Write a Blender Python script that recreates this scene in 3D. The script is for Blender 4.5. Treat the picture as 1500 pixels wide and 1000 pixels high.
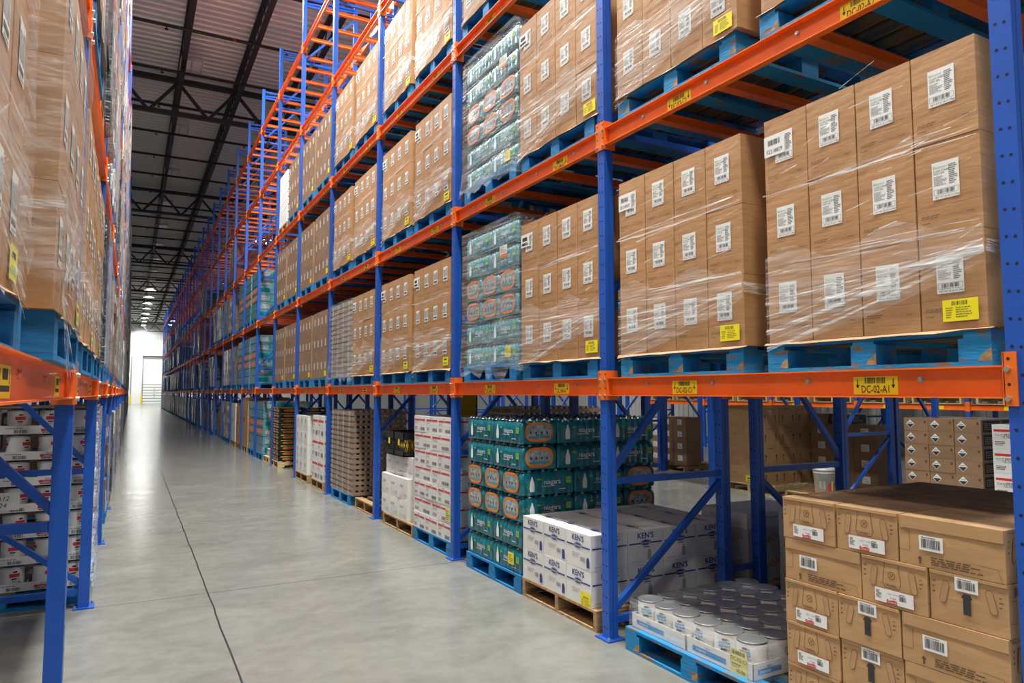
import bpy, math, random
from mathutils import Vector, Matrix
rnd = random.Random(7)
S = bpy.context.scene
C = S.collection
for o in list(bpy.data.objects): bpy.data.objects.remove(o)

# ------------------------------------------------------------------ camera
F, YAW, PIT, ROL, HGT = 1030.0, 0.4957, 0.0719, -0.0016, 1.612
cd = bpy.data.cameras.new('camera'); cam = bpy.data.objects.new('camera', cd); C.objects.link(cam)
cd.sensor_width = 36.0; cd.lens = F/1500*36.0; cd.clip_start = 0.05; cd.clip_end = 400
cam.matrix_world = Matrix.Translation((0,0,HGT)) @ Matrix.Rotation(-YAW,4,'Z') @ Matrix.Rotation(math.pi/2+PIT,4,'X') @ Matrix.Rotation(ROL,4,'Z')
S.camera = cam
# ------------------------------------------------------------------ world, exposure
w = bpy.data.worlds.new('world'); S.world = w; w.use_nodes = True
w.node_tree.nodes['Background'].inputs[0].default_value = (0.86,0.93,1.0,1)
w.node_tree.nodes['Background'].inputs[1].default_value = 0.11
S.view_settings.view_transform = 'Standard'; S.view_settings.look = 'None'
S.view_settings.gamma = 1.0; S.view_settings.use_curve_mapping = False
S.view_settings.exposure = 0.68
LAMP_W = 530.0       # each high-bay lamp

# ------------------------------------------------------------------ layout numbers
P = 2.5146           # bay pitch
Y0 = 1.35            # right rack, first upright centre
XR = 2.785           # right rack front face
LEV = [0, 1.657, 3.361, 5.059, 6.769, 8.449]   # connector centres
LEVE = [0, 1.30, 3.0, 4.7]
XL = -0.226; Y0L = 3.78; PL = 2.54
TOPZ = 9.57; ROOF = 11.9; YEND = 115.0

# ------------------------------------------------------------------ materials
M = {}
def mat(name, col, rough=.6, metal=0., var=.0, vscale=(8,8,8), bump=0., bscale=(60,60,60), coat=0., col2=None, thr=None, alpha=None, emit=None, det=3., crough=.1, spec=.5):
    m = bpy.data.materials.new(name); m.use_nodes = True; nt = m.node_tree; b = nt.nodes['Principled BSDF']
    b.inputs['Base Color'].default_value = (*col,1); b.inputs['Roughness'].default_value = rough
    b.inputs['Metallic'].default_value = metal; b.inputs['Coat Weight'].default_value = coat; b.inputs['Coat Roughness'].default_value = crough
    b.inputs['Specular IOR Level'].default_value = spec
    if alpha is not None: b.inputs['Alpha'].default_value = alpha
    if emit: b.inputs['Emission Color'].default_value = (*emit[0],1); b.inputs['Emission Strength'].default_value = emit[1]
    N = nt.nodes; L = nt.links
    if var or bump or col2:
        tc = N.new('ShaderNodeTexCoord')
    if var or col2:
        mp = N.new('ShaderNodeMapping'); mp.inputs['Scale'].default_value = vscale; L.new(tc.outputs['Object'], mp.inputs[0])
        oi = N.new('ShaderNodeObjectInfo'); ad = N.new('ShaderNodeVectorMath'); ad.operation = 'ADD'
        sc = N.new('ShaderNodeMath'); sc.operation='MULTIPLY'; sc.inputs[1].default_value = 60
        L.new(oi.outputs['Random'], sc.inputs[0]); L.new(mp.outputs[0], ad.inputs[0]); L.new(sc.outputs[0], ad.inputs[1])
        n = N.new('ShaderNodeTexNoise'); n.inputs['Scale'].default_value = 1; n.inputs['Detail'].default_value = det; L.new(ad.outputs[0], n.inputs['Vector'])
        r = N.new('ShaderNodeValToRGB')
        if col2:
            t = thr or (.55,.62)
            r.color_ramp.elements[0].position = t[0]; r.color_ramp.elements[0].color = (*col,1)
            r.color_ramp.elements[1].position = t[1]; r.color_ramp.elements[1].color = (*col2,1)
        else:
            a = [max(0,c*(1-var)) for c in col]; z = [min(1,c*(1+var)) for c in col]
            r.color_ramp.elements[0].position = .3; r.color_ramp.elements[0].color = (*a,1)
            r.color_ramp.elements[1].position = .7; r.color_ramp.elements[1].color = (*z,1)
        L.new(n.outputs[0], r.inputs[0]); L.new(r.outputs[0], b.inputs['Base Color'])
    if bump:
        mp2 = N.new('ShaderNodeMapping'); mp2.inputs['Scale'].default_value = bscale; L.new(tc.outputs['Object'], mp2.inputs[0])
        n2 = N.new('ShaderNodeTexNoise'); n2.inputs['Scale'].default_value = 1; n2.inputs['Detail'].default_value = 4; L.new(mp2.outputs[0], n2.inputs['Vector'])
        bp = N.new('ShaderNodeBump'); bp.inputs['Strength'].default_value = 1; bp.inputs['Distance'].default_value = bump
        L.new(n2.outputs[0], bp.inputs['Height']); L.new(bp.outputs[0], b.inputs['Normal'])
        if coat: L.new(bp.outputs[0], b.inputs['Coat Normal'])
    M[name] = m; return m

mat('blue', (.010,.085,.44), .38, 0, .12, (3,3,3), coat=.15)
mat('blue_far', (.012,.06,.28), .45)
mat('orange', (.82,.155,.013), .38, 0, .08, (5,5,5), coat=.15)
mat('hole', (.006,.008,.02), .9)
mat('steel', (.62,.62,.60), .32, .9)
mat('zinc', (.45,.46,.47), .4, .85)
mat('carton', (.44,.255,.125), .62, 0, .10, (3,3,14), .0006, (200,4,4))
mat('film_carton', (.43,.228,.096), .60, 0, .07, (3,3,5), .0035, (4,5,22), coat=.3, crough=.12)
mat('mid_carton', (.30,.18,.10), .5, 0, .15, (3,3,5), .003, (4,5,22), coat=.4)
mat('carton_dark', (.27,.155,.08), .7, 0, .12, (4,4,4))
mat('coke_carton', (.47,.275,.125), .6, 0, .10, (3,3,6), .0008, (9,9,60))
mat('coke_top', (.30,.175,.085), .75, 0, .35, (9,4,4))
mat('paper', (.78,.78,.76), .55)
mat('white_carton', (.72,.71,.69), .6, 0, .05, (4,4,4), .0005, (40,40,40))
mat('grey_carton', (.50,.49,.48), .65, 0, .06, (4,4,4))
mat('ink', (.03,.03,.035), .7)
mat('grey_ink', (.33,.33,.33), .7)
mat('brown_ink', (.12,.065,.03), .8)
mat('green_ink', (.25,.5,.15), .7)
mat('navy_ink', (.02,.045,.20), .6)
mat('red_ink', (.60,.03,.03), .6)
mat('blue_ink', (.03,.25,.55), .6)
mat('yellow', (.85,.72,.01), .5)
mat('pale_yellow', (.75,.66,.16), .5)
mat('blue_wood', (.004,.20,.50), .6, 0, col2=(.004,.12,.32), vscale=(6,6,20), thr=(.42,.72), bump=.002, bscale=(14,14,60))
mat('blue_wood_worn', (.006,.22,.50), .65, 0, col2=(.20,.13,.06), vscale=(7,9,25), thr=(.56,.66), bump=.003, bscale=(14,14,60))
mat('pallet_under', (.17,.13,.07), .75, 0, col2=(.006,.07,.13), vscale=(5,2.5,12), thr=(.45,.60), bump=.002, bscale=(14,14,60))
mat('wood', (.36,.22,.10), .7, 0, .35, (4,20,30), .002, (10,60,60))
mat('pale_wood', (.55,.40,.20), .7, 0, .2, (4,20,30))
mat('teal', (.0,.15,.20), .28, 0, .35, (14,14,14), .004, (25,25,40), coat=.6)
mat('teal_grey', (.01,.25,.32), .3, 0, col2=(.20,.35,.38), vscale=(7,7,12), thr=(.35,.75), bump=.006, bscale=(14,14,60), coat=.7)
mat('clear_bottle', (.33,.37,.38), .15, 0, .5, (30,30,30), coat=.8)
mat('ring', (.80,.20,.015), .4)
mat('white_ink', (.80,.84,.84), .5)
mat('leaf', (.25,.50,.05), .5)
mat('black_plastic', (.012,.014,.014), .4)
mat('yellow_fruit', (.65,.45,.02), .5, 0, .3, (20,20,20))
mat('can_label', (.70,.68,.66), .35, 0, .05)
mat('tray_tan', (.30,.19,.115), .6, 0, .15, (6,6,6), coat=.3)
mat('salmon', (.55,.17,.07), .6, 0, .3, (30,30,30))
mat('pipe', (.012,.012,.013), .6)
mat('joist', (.022,.024,.026), .55)
mat('bollard', (.85,.62,.0), .45)
mat('wall_white', (.74,.76,.77), .7)
mat('wall_grey', (.55,.56,.55), .6)
mat('dark_wrap', (.035,.045,.055), .30, 0, .6, (5,5,9), .02, (6,6,30), coat=.8)
mat('brown_wrap', (.17,.115,.08), .40, 0, .30, (4,4,9), .012, (6,9,30), coat=.6)
mat('white_wrap', (.50,.52,.53), .35, 0, .35, (5,5,9), .015, (6,6,30), coat=.6)
mat('lens_off', (.60,.62,.62), .3)
mat('lens_on', (1,1,1), .4, emit=((1,1,.98), 9))
mat('fixture', (.45,.46,.46), .4)
mat('pail', (.72,.72,.70), .35)
mat('dark_red', (.16,.02,.02), .5)

def film(name, fac, col=(.85,.87,.88), streak=(10,3,40)):
    m = bpy.data.materials.new(name); m.use_nodes = True; nt = m.node_tree; N = nt.nodes; L = nt.links
    b = N['Principled BSDF']; b.inputs['Base Color'].default_value = (*col,1); b.inputs['Roughness'].default_value = .22
    tr = N.new('ShaderNodeBsdfTransparent'); mx = N.new('ShaderNodeMixShader'); out = N['Material Output']
    tc = N.new('ShaderNodeTexCoord'); mp = N.new('ShaderNodeMapping'); mp.inputs['Scale'].default_value = streak
    mp.inputs['Rotation'].default_value = (0.35,0,0)
    n = N.new('ShaderNodeTexNoise'); n.inputs['Scale'].default_value = 1; n.inputs['Detail'].default_value = 5
    L.new(tc.outputs['Object'], mp.inputs[0]); L.new(mp.outputs[0], n.inputs['Vector'])
    r = N.new('ShaderNodeMapRange'); r.inputs[1].default_value = .38; r.inputs[2].default_value = .75; r.inputs[3].default_value = fac*.35; r.inputs[4].default_value = min(1,fac*2)
    bp = N.new('ShaderNodeBump'); bp.inputs['Distance'].default_value = .01; L.new(n.outputs[0], bp.inputs['Height']); L.new(bp.outputs[0], b.inputs['Normal'])
    L.new(n.outputs[0], r.inputs[0]); L.new(r.outputs[0], mx.inputs[0]); L.new(tr.outputs[0], mx.inputs[1]); L.new(b.outputs[0], mx.inputs[2])
    L.new(mx.outputs[0], out.inputs[0]); M[name] = m
film('film', .42); film('film_thin', .16)

def floor_mat():
    m = bpy.data.materials.new('concrete'); m.use_nodes = True; nt = m.node_tree; N = nt.nodes; L = nt.links; b = N['Principled BSDF']
    tc = N.new('ShaderNodeTexCoord')
    def noise(sc, det, vs=(1,1,1), dist=0):
        mp = N.new('ShaderNodeMapping'); mp.inputs['Scale'].default_value = vs; L.new(tc.outputs['Object'], mp.inputs[0])
        n = N.new('ShaderNodeTexNoise'); n.inputs['Scale'].default_value = sc; n.inputs['Detail'].default_value = det; n.inputs['Distortion'].default_value = dist
        L.new(mp.outputs[0], n.inputs['Vector']); return n
    n1 = noise(1.3, 12, (1,1.6,1), .9); n1.inputs['Roughness'].default_value=.62; n2 = noise(9, 6); n3 = noise(.5, 8, (1,3,1), .4)
    r = N.new('ShaderNodeValToRGB'); e = r.color_ramp.elements
    e[0].position=.25; e[0].color=(.145,.147,.133,1); e[1].position=.75; e[1].color=(.265,.264,.240,1)
    mix = N.new('ShaderNodeMixRGB'); mix.inputs[0].default_value=.35; L.new(n1.outputs[0],mix.inputs[1]); L.new(n2.outputs[0],mix.inputs[2]); L.new(mix.outputs[0],r.inputs[0])
    # saw-cut joints and a drifting hairline crack
    sep = N.new('ShaderNodeSeparateXYZ'); L.new(tc.outputs['Object'], sep.inputs[0])
    def mth(op,a,b_=None,c=None):
        q=N.new('ShaderNodeMath'); q.operation=op
        for i,v in enumerate((a,b_,c)):
            if v is None: continue
            if isinstance(v,(int,float)): q.inputs[i].default_value=v
            else: L.new(v,q.inputs[i])
        return q.outputs[0]
    wob = mth('MULTIPLY', mth('SUBTRACT', n3.outputs[0], .5), .03)
    dx = mth('ABSOLUTE', mth('SUBTRACT', mth('ADD', sep.outputs[0], wob), .60))
    jx = mth('LESS_THAN', dx, .006)
    jx2 = mth('LESS_THAN', mth('ABSOLUTE', mth('SUBTRACT', sep.outputs[0], 6.9)), .005)
    py = mth('PINGPONG', mth('ADD', mth('ADD', sep.outputs[1], wob), 1.35), 3.81)
    jy = mth('LESS_THAN', py, .0045)
    j = mth('MAXIMUM', mth('MAXIMUM', jx, jx2), jy)
    mx = N.new('ShaderNodeMixRGB'); L.new(j, mx.inputs[0]); L.new(r.outputs[0], mx.inputs[1]); mx.inputs[2].default_value=(.035,.035,.035,1)
    L.new(mx.outputs[0], b.inputs['Base Color'])
    mr = N.new('ShaderNodeMapRange'); mr.inputs[3].default_value=.12; mr.inputs[4].default_value=.27; L.new(n1.outputs[0], mr.inputs[0]); L.new(mr.outputs[0], b.inputs['Roughness'])
    bp = N.new('ShaderNodeBump'); bp.inputs['Distance'].default_value=.0005; L.new(n2.outputs[0], bp.inputs['Height']); L.new(bp.outputs[0], b.inputs['Normal'])
    M['concrete'] = m
floor_mat()

def deck_mat():
    m = bpy.data.materials.new('roof_deck'); m.use_nodes = True; nt = m.node_tree; N = nt.nodes; L = nt.links; b = N['Principled BSDF']
    b.inputs['Base Color'].default_value=(.74,.77,.74,1); b.inputs['Metallic'].default_value=.3; b.inputs['Roughness'].default_value=.5
    M['roof_deck']=m
deck_mat()

# ------------------------------------------------------------------ mesh builder
class MB:
    def __init__(s): s.v=[]; s.f=[]; s.mi=[]; s.mats=[]; s.sm=[]
    def m(s, name):
        if name not in s.mats: s.mats.append(name)
        return s.mats.index(name)
    def add(s, vs, fs, mat_, smooth=False):
        o=len(s.v); s.v.extend([tuple(v) for v in vs]); k=s.m(mat_)
        for f in fs: s.f.append([i+o for i in f]); s.mi.append(k); s.sm.append(smooth)
    def box(s, a, b, mt):
        x0,y0,z0=a; x1,y1,z1=b
        s.add([(x0,y0,z0),(x1,y0,z0),(x1,y1,z0),(x0,y1,z0),(x0,y0,z1),(x1,y0,z1),(x1,y1,z1),(x0,y1,z1)],
              [(0,3,2,1),(4,5,6,7),(0,1,5,4),(1,2,6,5),(2,3,7,6),(3,0,4,7)], mt)
    def bar(s, p, q, wy, t, mt, up=(0,1,0)):
        p=Vector(p); q=Vector(q); d=(q-p).normalized(); u=Vector(up); n=d.cross(u).normalized()
        u=n.cross(d).normalized(); vs=[]
        for c in (p,q):
            for a,b in ((-1,-1),(1,-1),(1,1),(-1,1)): vs.append(c+u*(a*wy/2)+n*(b*t/2))
        s.add(vs,[(0,1,2,3),(7,6,5,4),(0,4,5,1),(1,5,6,2),(2,6,7,3),(3,7,4,0)],mt)
    def cyl(s, c, r, h, mt, n=16, r2=None, ax='z', cap=True, capm=None):
        r2 = r if r2 is None else r2; vs=[]
        for k,(rr,hh) in enumerate(((r,0),(r2,h))):
            for i in range(n):
                a=2*math.pi*i/n; u,v=rr*math.cos(a),rr*math.sin(a)
                if ax=='z': vs.append((c[0]+u,c[1]+v,c[2]+hh))
                elif ax=='x': vs.append((c[0]+hh,c[1]+u,c[2]+v))
                else: vs.append((c[0]+u,c[1]+hh,c[2]+v))
        s.add(vs,[(i,(i+1)%n,n+(i+1)%n,n+i) for i in range(n)],mt,True)
        if cap: s.add(vs[:n],[tuple(range(n))[::-1]],capm or mt); s.add(vs[n:],[tuple(range(n))],capm or mt)
    def lathe(s, prof, mt, n=24, c=(0,0,0)):
        vs=[(c[0]+r*math.cos(2*math.pi*i/n),c[1]+r*math.sin(2*math.pi*i/n),c[2]+z) for r,z in prof for i in range(n)]
        s.add(vs,[(k*n+i,k*n+(i+1)%n,(k+1)*n+(i+1)%n,(k+1)*n+i) for k in range(len(prof)-1) for i in range(n)],mt,True)
    def mesh(s, name):
        me=bpy.data.meshes.new(name); me.from_pydata(s.v,[],s.f)
        for n in s.mats: me.materials.append(M[n])
        me.polygons.foreach_set('material_index',s.mi); me.polygons.foreach_set('use_smooth',s.sm); me.update(); return me
    def obj(s, name, parent=None, loc=(0,0,0), rz=0):
        o=bpy.data.objects.new(name,s.mesh(name)); C.objects.link(o); o.location=loc; o.rotation_euler=(0,0,rz)
        if parent: o.parent=parent
        return o

class Face:
    """print on a flat face: origin o, u = reading direction, v = up, n = outward"""
    def __init__(s, mb, o, u, v, n, w=1, h=1):
        s.mb=mb; s.o=Vector(o); s.u=Vector(u); s.v=Vector(v); s.n=Vector(n); s.w=w; s.h=h
    def p(s,a,b,d): return s.o+s.u*a+s.v*b+s.n*d
    def rect(s,a0,b0,a1,b1,mt,d=.0008):
        s.mb.add([s.p(a0,b0,d),s.p(a1,b0,d),s.p(a1,b1,d),s.p(a0,b1,d)],[(0,1,2,3)],mt)
    def poly(s,pts,mt,d=.0008): s.mb.add([s.p(a,b,d) for a,b in pts],[tuple(range(len(pts)))],mt)
    def line(s,pts,t,mt,d=.0008):
        for (a,b),(c,e) in zip(pts,pts[1:]):
            L=math.hypot(c-a,e-b) or 1e-6; nx,ny=-(e-b)/L*t/2,(c-a)/L*t/2
            s.poly([(a+nx,b+ny),(a-nx,b-ny),(c-nx,e-ny),(c+nx,e+ny)],mt,d)
    def disc(s,a,b,r,mt,d=.0008,n=16,ry=None):
        ry=ry or r; s.poly([(a+r*math.cos(2*math.pi*i/n),b+ry*math.sin(2*math.pi*i/n)) for i in range(n)],mt,d)
    def ring(s,a,b,r,t,mt,d=.0008,n=18,ry=None):
        ry=ry or r; pts=[(a+r*math.cos(2*math.pi*i/n),b+ry*math.sin(2*math.pi*i/n)) for i in range(n+1)]; s.line(pts,t,mt,d)
    def stadium(s,a,b,r,L,ang,mt,d=.0008,ringt=0):
        pts=[]
        for i in range(7): t=math.pi*i/6; pts.append((r*math.cos(t), L/2+r*math.sin(t)))
        for i in range(7): t=math.pi+math.pi*i/6; pts.append((r*math.cos(t), -L/2+r*math.sin(t)))
        ca,sa=math.cos(ang),math.sin(ang); pts=[(a+x*ca-y*sa,b+x*sa+y*ca) for x,y in pts]
        if ringt: s.line(pts+[pts[0]],ringt,mt,d)
        else: s.poly(pts,mt,d)
    def text(s,st,a,b,h,mt,d=.0010,shear=0,center=False,sx=1,ang=0,off=0):
        vs,fs,wd=glyphs(st,off)
        if center: a-=wd*h*sx/2*math.cos(ang); b-=wd*h*sx/2*math.sin(ang)
        ca,sa=math.cos(ang),math.sin(ang); o=[]
        for x,y in vs:
            X=(x+y*shear)*h*sx; Y=y*h; o.append(s.p(a+X*ca-Y*sa,b+X*sa+Y*ca,d))
        s.mb.add(o,fs,mt); return wd*h*sx
    def barcode(s,a,b,w,h,mt='ink',d=.0010,seed=1,n=18):
        r=random.Random(seed); x=a; step=w/n
        for i in range(n):
            t=step*r.choice((.3,.5,.7)); s.rect(a+i*step,b,a+i*step+t,b+h,mt,d)
    def greek(s,a,b,w,h,rows,mt='grey_ink',d=.0010,seed=1,fill=.45):
        r=random.Random(seed); dh=h/rows
        for i in range(rows):
            x=a; end=a+w*r.uniform(.6,1)
            while x<end-w*.05:
                L=w*r.uniform(.08,.2); s.rect(x,b+h-(i+1)*dh+dh*(1-fill)/2,min(x+L,end),b+h-(i+1)*dh+dh*(1+fill)/2,mt,d); x+=L+w*.03
_g={}
def glyphs(st,off=0):
    k=(st,off)
    if k not in _g:
        cu=bpy.data.curves.new('t','FONT'); cu.body=st; cu.size=1.38; cu.resolution_u=2; cu.fill_mode='FRONT'; cu.offset=off
        ob=bpy.data.objects.new('t',cu); me=ob.to_mesh()
        vs=[(v.co.x,v.co.y) for v in me.vertices]; fs=[tuple(p.vertices) for p in me.polygons]
        ob.to_mesh_clear(); bpy.data.objects.remove(ob); bpy.data.curves.remove(cu)
        x0=min(v[0] for v in vs) if vs else 0; wd=(max(v[0] for v in vs)-x0) if vs else 0
        _g[k]=([(x-x0,y) for x,y in vs],fs,wd)
    return _g[k]

# ------------------------------------------------------------------ things
def tag(o,label,cat,group=None,kind=None):
    o['label']=label; o['category']=cat
    if group: o['group']=group
    if kind: o['kind']=kind
    n=len(label.split())
    if n<4 or n>16: print('LABEL LENGTH',n,label)
    return o
def empty(name,loc=(0,0,0),rz=0):
    o=bpy.data.objects.new(name,None); C.objects.link(o); o.location=loc; o.rotation_euler=(0,0,rz); o.empty_display_size=.1; return o
def kids(): 
    d={}
    for o in C.objects:
        if o.parent: d.setdefault(o.parent,[]).append(o)
    return d
class Proto:
    """one thing built once; the first put() uses it, the next ones copy it with its parts"""
    def __init__(s, root, children): s.root=root; s.ch=children; s.used=False
    def merge(s, q, loc, rz):
        me=s.root.data; c,sn=math.cos(rz),math.sin(rz)
        vs=[(loc[0]+v.co.x*c-v.co.y*sn,loc[1]+v.co.x*sn+v.co.y*c,loc[2]+v.co.z) for v in me.vertices]
        for i,mt in enumerate(me.materials): q.add([],[],mt.name)
        o=len(q.v); q.v.extend(vs)
        for p_ in me.polygons: q.f.append([k+o for k in p_.vertices]); q.mi.append(q.m(me.materials[p_.material_index].name)); q.sm.append(p_.use_smooth)
    def put(s, loc, rz, label, cat, group=None, sc=None):
        if not s.used: s.used=True; r=s.root
        else:
            r=s.root.copy(); C.objects.link(r)
            for c,gs in s.ch:
                cc=c.copy(); C.objects.link(cc); cc.parent=r
                for g in gs:
                    gg=g.copy(); C.objects.link(gg); gg.parent=cc
        r.location=loc; r.rotation_euler=(0,0,rz)
        if sc: r.scale=sc
        for k in ('group','kind'):
            if k in r: del r[k]
        tag(r,label,cat,group); return r
PROTOS=[]
def proto(root,*children):
    p=Proto(root,[c if isinstance(c,tuple) else (c,[]) for c in children]); PROTOS.append(p); return p
ORD=['','nearest','second','third','fourth','fifth','sixth','seventh','eighth','ninth','tenth','eleventh','twelfth','thirteenth','fourteenth','fifteenth','sixteenth','seventeenth','eighteenth','nineteenth','twentieth']
def nth(n):
    if n<=20: return ORD[n]
    t={2:'twenty',3:'thirty',4:'forty'}[n//10]
    base={0:'',1:'first'}.get(n%10, ORD[n%10])
    return {20:'twentieth',30:'thirtieth',40:'fortieth'}[n] if n%10==0 else t+'-'+base
SH=['floor level','first shelf','second shelf','third shelf','fourth shelf','fifth shelf']

# ================================================================== SETTING
mb=MB(); mb.box((-16,-14,-.2),(18,YEND+.3,0),'concrete'); o=mb.obj('floor'); o['kind']='structure'
# roof: corrugated deck, ribs run across the aisle
mb=MB(); vs=[]; fs=[]; y=-14.0; pr=[]
while y<YEND+.3:
    pr+= [(y,ROOF+.04),(y+.09,ROOF+.04),(y+.12,ROOF),(y+.21,ROOF),(y+.24,ROOF+.04)]; y+=.30
for yy,zz in pr: vs+=[(-16,yy,zz),(18,yy,zz)]
mb.add(vs,[(2*i,2*i+1,2*i+3,2*i+2) for i in range(len(pr)-1)],'roof_deck')
mb.box((-16,-14,ROOF+.05),(18,YEND+.3,ROOF+.15),'roof_deck'); o=mb.obj('ceiling'); o['kind']='structure'
mb=MB(); mb.box((-16,YEND,0),(18,YEND+.3,ROOF),'wall_white'); o=mb.obj('wall_end'); o['kind']='structure'
mb=MB(); mb.box((17.6,-14,0),(17.9,YEND,ROOF),'wall_grey')
for i in range(190): mb.box((17.57,-13+.25*i,0),(17.6,-12.9+.25*i,ROOF),'wall_grey')
o=mb.obj('wall_right'); o['kind']='structure'
mb=MB(); mb.box((-16,-14,0),(-15.7,YEND,ROOF),'wall_white'); o=mb.obj('wall_left'); o['kind']='structure'
# dock door
mb=MB()
for i in range(8): mb.box((1.5,YEND-.07,.03+i*.40),(4.6,YEND-.02,.42+i*.40),'wall_white')
for i in range(8): mb.box((1.5,YEND-.075,i*.40-.04),(4.6,YEND-.015,.03+i*.40),'joist')
d=mb.obj('door_1'); d['kind']='structure'
for i in (1,2,3,4): 
    m2=MB(); m2.box((2.9,YEND-.12,.55+i*.4),(3.05,YEND-.07,.62+i*.4),'ink'); m2.obj('hinge',d)
mb=MB()
for x in (1.35,4.6): mb.box((x,YEND-.16,0),(x+.15,YEND-.01,6.9),'zinc')
mb.box((1.35,YEND-.35,6.75),(4.75,YEND-.16,6.95),'joist')
o=mb.obj('trim_1'); o['kind']='structure'
mb=MB()
for x in (-1.2,-.1): mb.box((x,YEND-.16,0),(x+.12,YEND-.01,6.9),'zinc')
o=mb.obj('trim_2'); o['kind']='structure'
bm_=MB(); bm_.cyl((0,0,0),.11,1.22,'bollard',14); bm_.lathe([(.11,1.22),(.08,1.28),(0,1.30)],'bollard',14)
bol=proto(bm_.obj('bollard'))
bol.put((-.02,YEND-1.2,0),0,'yellow safety bollard before end wall, left of the pair','bollard','bollards by the dock door')
bol.put((1.32,YEND-1.2,0),0,'yellow safety bollard before end wall, right beside dock door','bollard','bollards by the dock door')

# joists, girders, bracing (roof structure)
jn=0
for i in range(-7,9):
    X=1.045+1.72*i; jn+=1; mb=MB()
    mb.box((X-.075,-14,ROOF-.08),(X+.075,YEND,ROOF-.01),'joist'); mb.box((X-.07,-14,ROOF-.74),(X+.07,YEND,ROOF-.67),'joist')
    y=-14
    while y<YEND-.6:
        mb.bar((X,y,ROOF-.05),(X,y+.55,ROOF-.68),.03,.03,'joist',(1,0,0)); mb.bar((X,y+.55,ROOF-.68),(X,y+1.1,ROOF-.05),.03,.03,'joist',(1,0,0)); y+=1.1
    o=mb.obj('trim_%d'%(2+jn)); o['kind']='structure'
gn=0
for gy in (-8.,9.,24.15,38.1,53.4,68.7,84.,99.3,113.5):
    Y=gy; gn+=1; mb=MB()
    mb.box((-16,Y-.09,11.42),(18,Y+.09,11.56),'joist'); mb.box((-16,Y-.08,10.36),(18,Y+.08,10.48),'joist')
    for i in range(-7,8):
        X=1.045+1.72*i
        mb.bar((X-.04,Y,11.44),(X+.83,Y,10.44),.09,.09,'joist'); mb.bar((X+.89,Y,10.44),(X+1.68,Y,11.44),.09,.09,'joist')
    o=mb.obj('trim_%d'%(30+gn)); o['kind']='structure'
# sprinkler pipes
for i in range(32):
    y=14.0+2.8*i; mb=MB(); mb.cyl((-15,y,11.05),.045,32,'pipe',8,ax='x')
    for x in range(-12,16,3): mb.cyl((x+.5,y,10.96),.015,.08,'pipe',6); mb.cyl((x+.5,y,10.94),.05,.015,'pipe',8)
    mb.cyl((2.1,y,11.05),.045,.08,'red_ink' if i%2==0 else 'pipe',8,ax='x')
    o=mb.obj('sprinkler_pipe'); tag(o,'black sprinkler pipe across the ceiling, %s pipe from the camera'%nth(i+1),'pipe','sprinkler pipes under the roof')

# ------------------------------------------------------------------ high-bay lamps
def lamp_proto(on):
    r=empty('ceiling_light'); m1=MB(); m1.box((-.30,-.55,0),(.30,.55,.06),'fixture'); m1.box((-.10,-.3,.06),(.10,.3,.12),'fixture')
    a=m1.obj('housing',r); m2=MB()
    for sx in (-1,1):
        for sy in (-1,1): m2.box((sx*.14-.12,sy*.26-.24,-.02),(sx*.14+.12,sy*.26+.24,0),'lens_on' if on else 'lens_off')
    b=m2.obj('lens',r); m3=MB()
    for x,y in ((-.25,-.5),(.25,-.5),(-.25,.5),(.25,.5)): m3.bar((x,y,.06),(x,y,.62),.01,.01,'zinc')
    c=m3.obj('hanger',r); return proto(r,a,b,c)
Lon=lamp_proto(True); Loff=lamp_proto(False)
ld=bpy.data.lights.new('lamp_or_fill_light','AREA'); ld.shape='RECTANGLE'; ld.size=.9; ld.size_y=1.3; ld.energy=LAMP_W; ld.color=(1.0,.99,.92); ld.spread=math.radians(165)
ldf=ld.copy(); ldf.energy=LAMP_W*.4
ldm=ld.copy(); ldm.energy=LAMP_W*.5
ld_wash=ld.copy(); ld_wash.energy=LAMP_W*.24
def put_lamp(x,y,aisle,n):
    on = y>69 or y<19 or abs(x-1.25)>2
    pr=Lon if on else Loff
    state='glowing' if on else 'unlit clear-lensed'
    r=pr.put((x,y,11.18),0,'%s high-bay light over the %s, %s in line'%(state,aisle,nth(n)),'ceiling light','high-bay lights over the %s'%aisle)
    if not on: return r
    lo=bpy.data.objects.new('lamp_or_fill_light',ld if (y<20 and abs(x-1.25)<2) else ((ldm if y<20 else ld_wash) if abs(x-1.25)>2 and y<72 else ldf)); C.objects.link(lo); lo.location=(x,y,11.12)
    lo.parent=None; lo.visible_camera=True
    return r
n=0
y=22.25-5.65*4
while y<113:
    n+=1; put_lamp(1.25,y,'main aisle',n); y+=5.65
for n,y in enumerate((-1,5,12,19,27,36,46,56,66)): put_lamp(7.0,y,'right-hand aisle with added lamps',n+1)  # the farther ones are unseen lamps added to brighten the roof deck
for n,y in enumerate((-4,3,10,22,34,46,58,70)): put_lamp(-4.7,y,'left-hand aisle with added lamps',n+1)  # past the near few, lamps are added as a hidden ceiling wash
for n,(x,y) in enumerate(((-1.6,104),(4.6,104),(-1.6,110),(4.6,110))): put_lamp(x,y,'far dock end',n+1)
end_wall_fill=bpy.data.lights.new('lamp_or_fill_light','AREA'); end_wall_fill.shape='RECTANGLE'; end_wall_fill.size=3; end_wall_fill.size_y=1.3; end_wall_fill.energy=420; end_wall_fill.color=(1,1,1)  # extra light with no fixture, added to brighten the end wall
lo=bpy.data.objects.new('lamp_or_fill_light',end_wall_fill); C.objects.link(lo); lo.location=(1.4,107,11.1)

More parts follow.
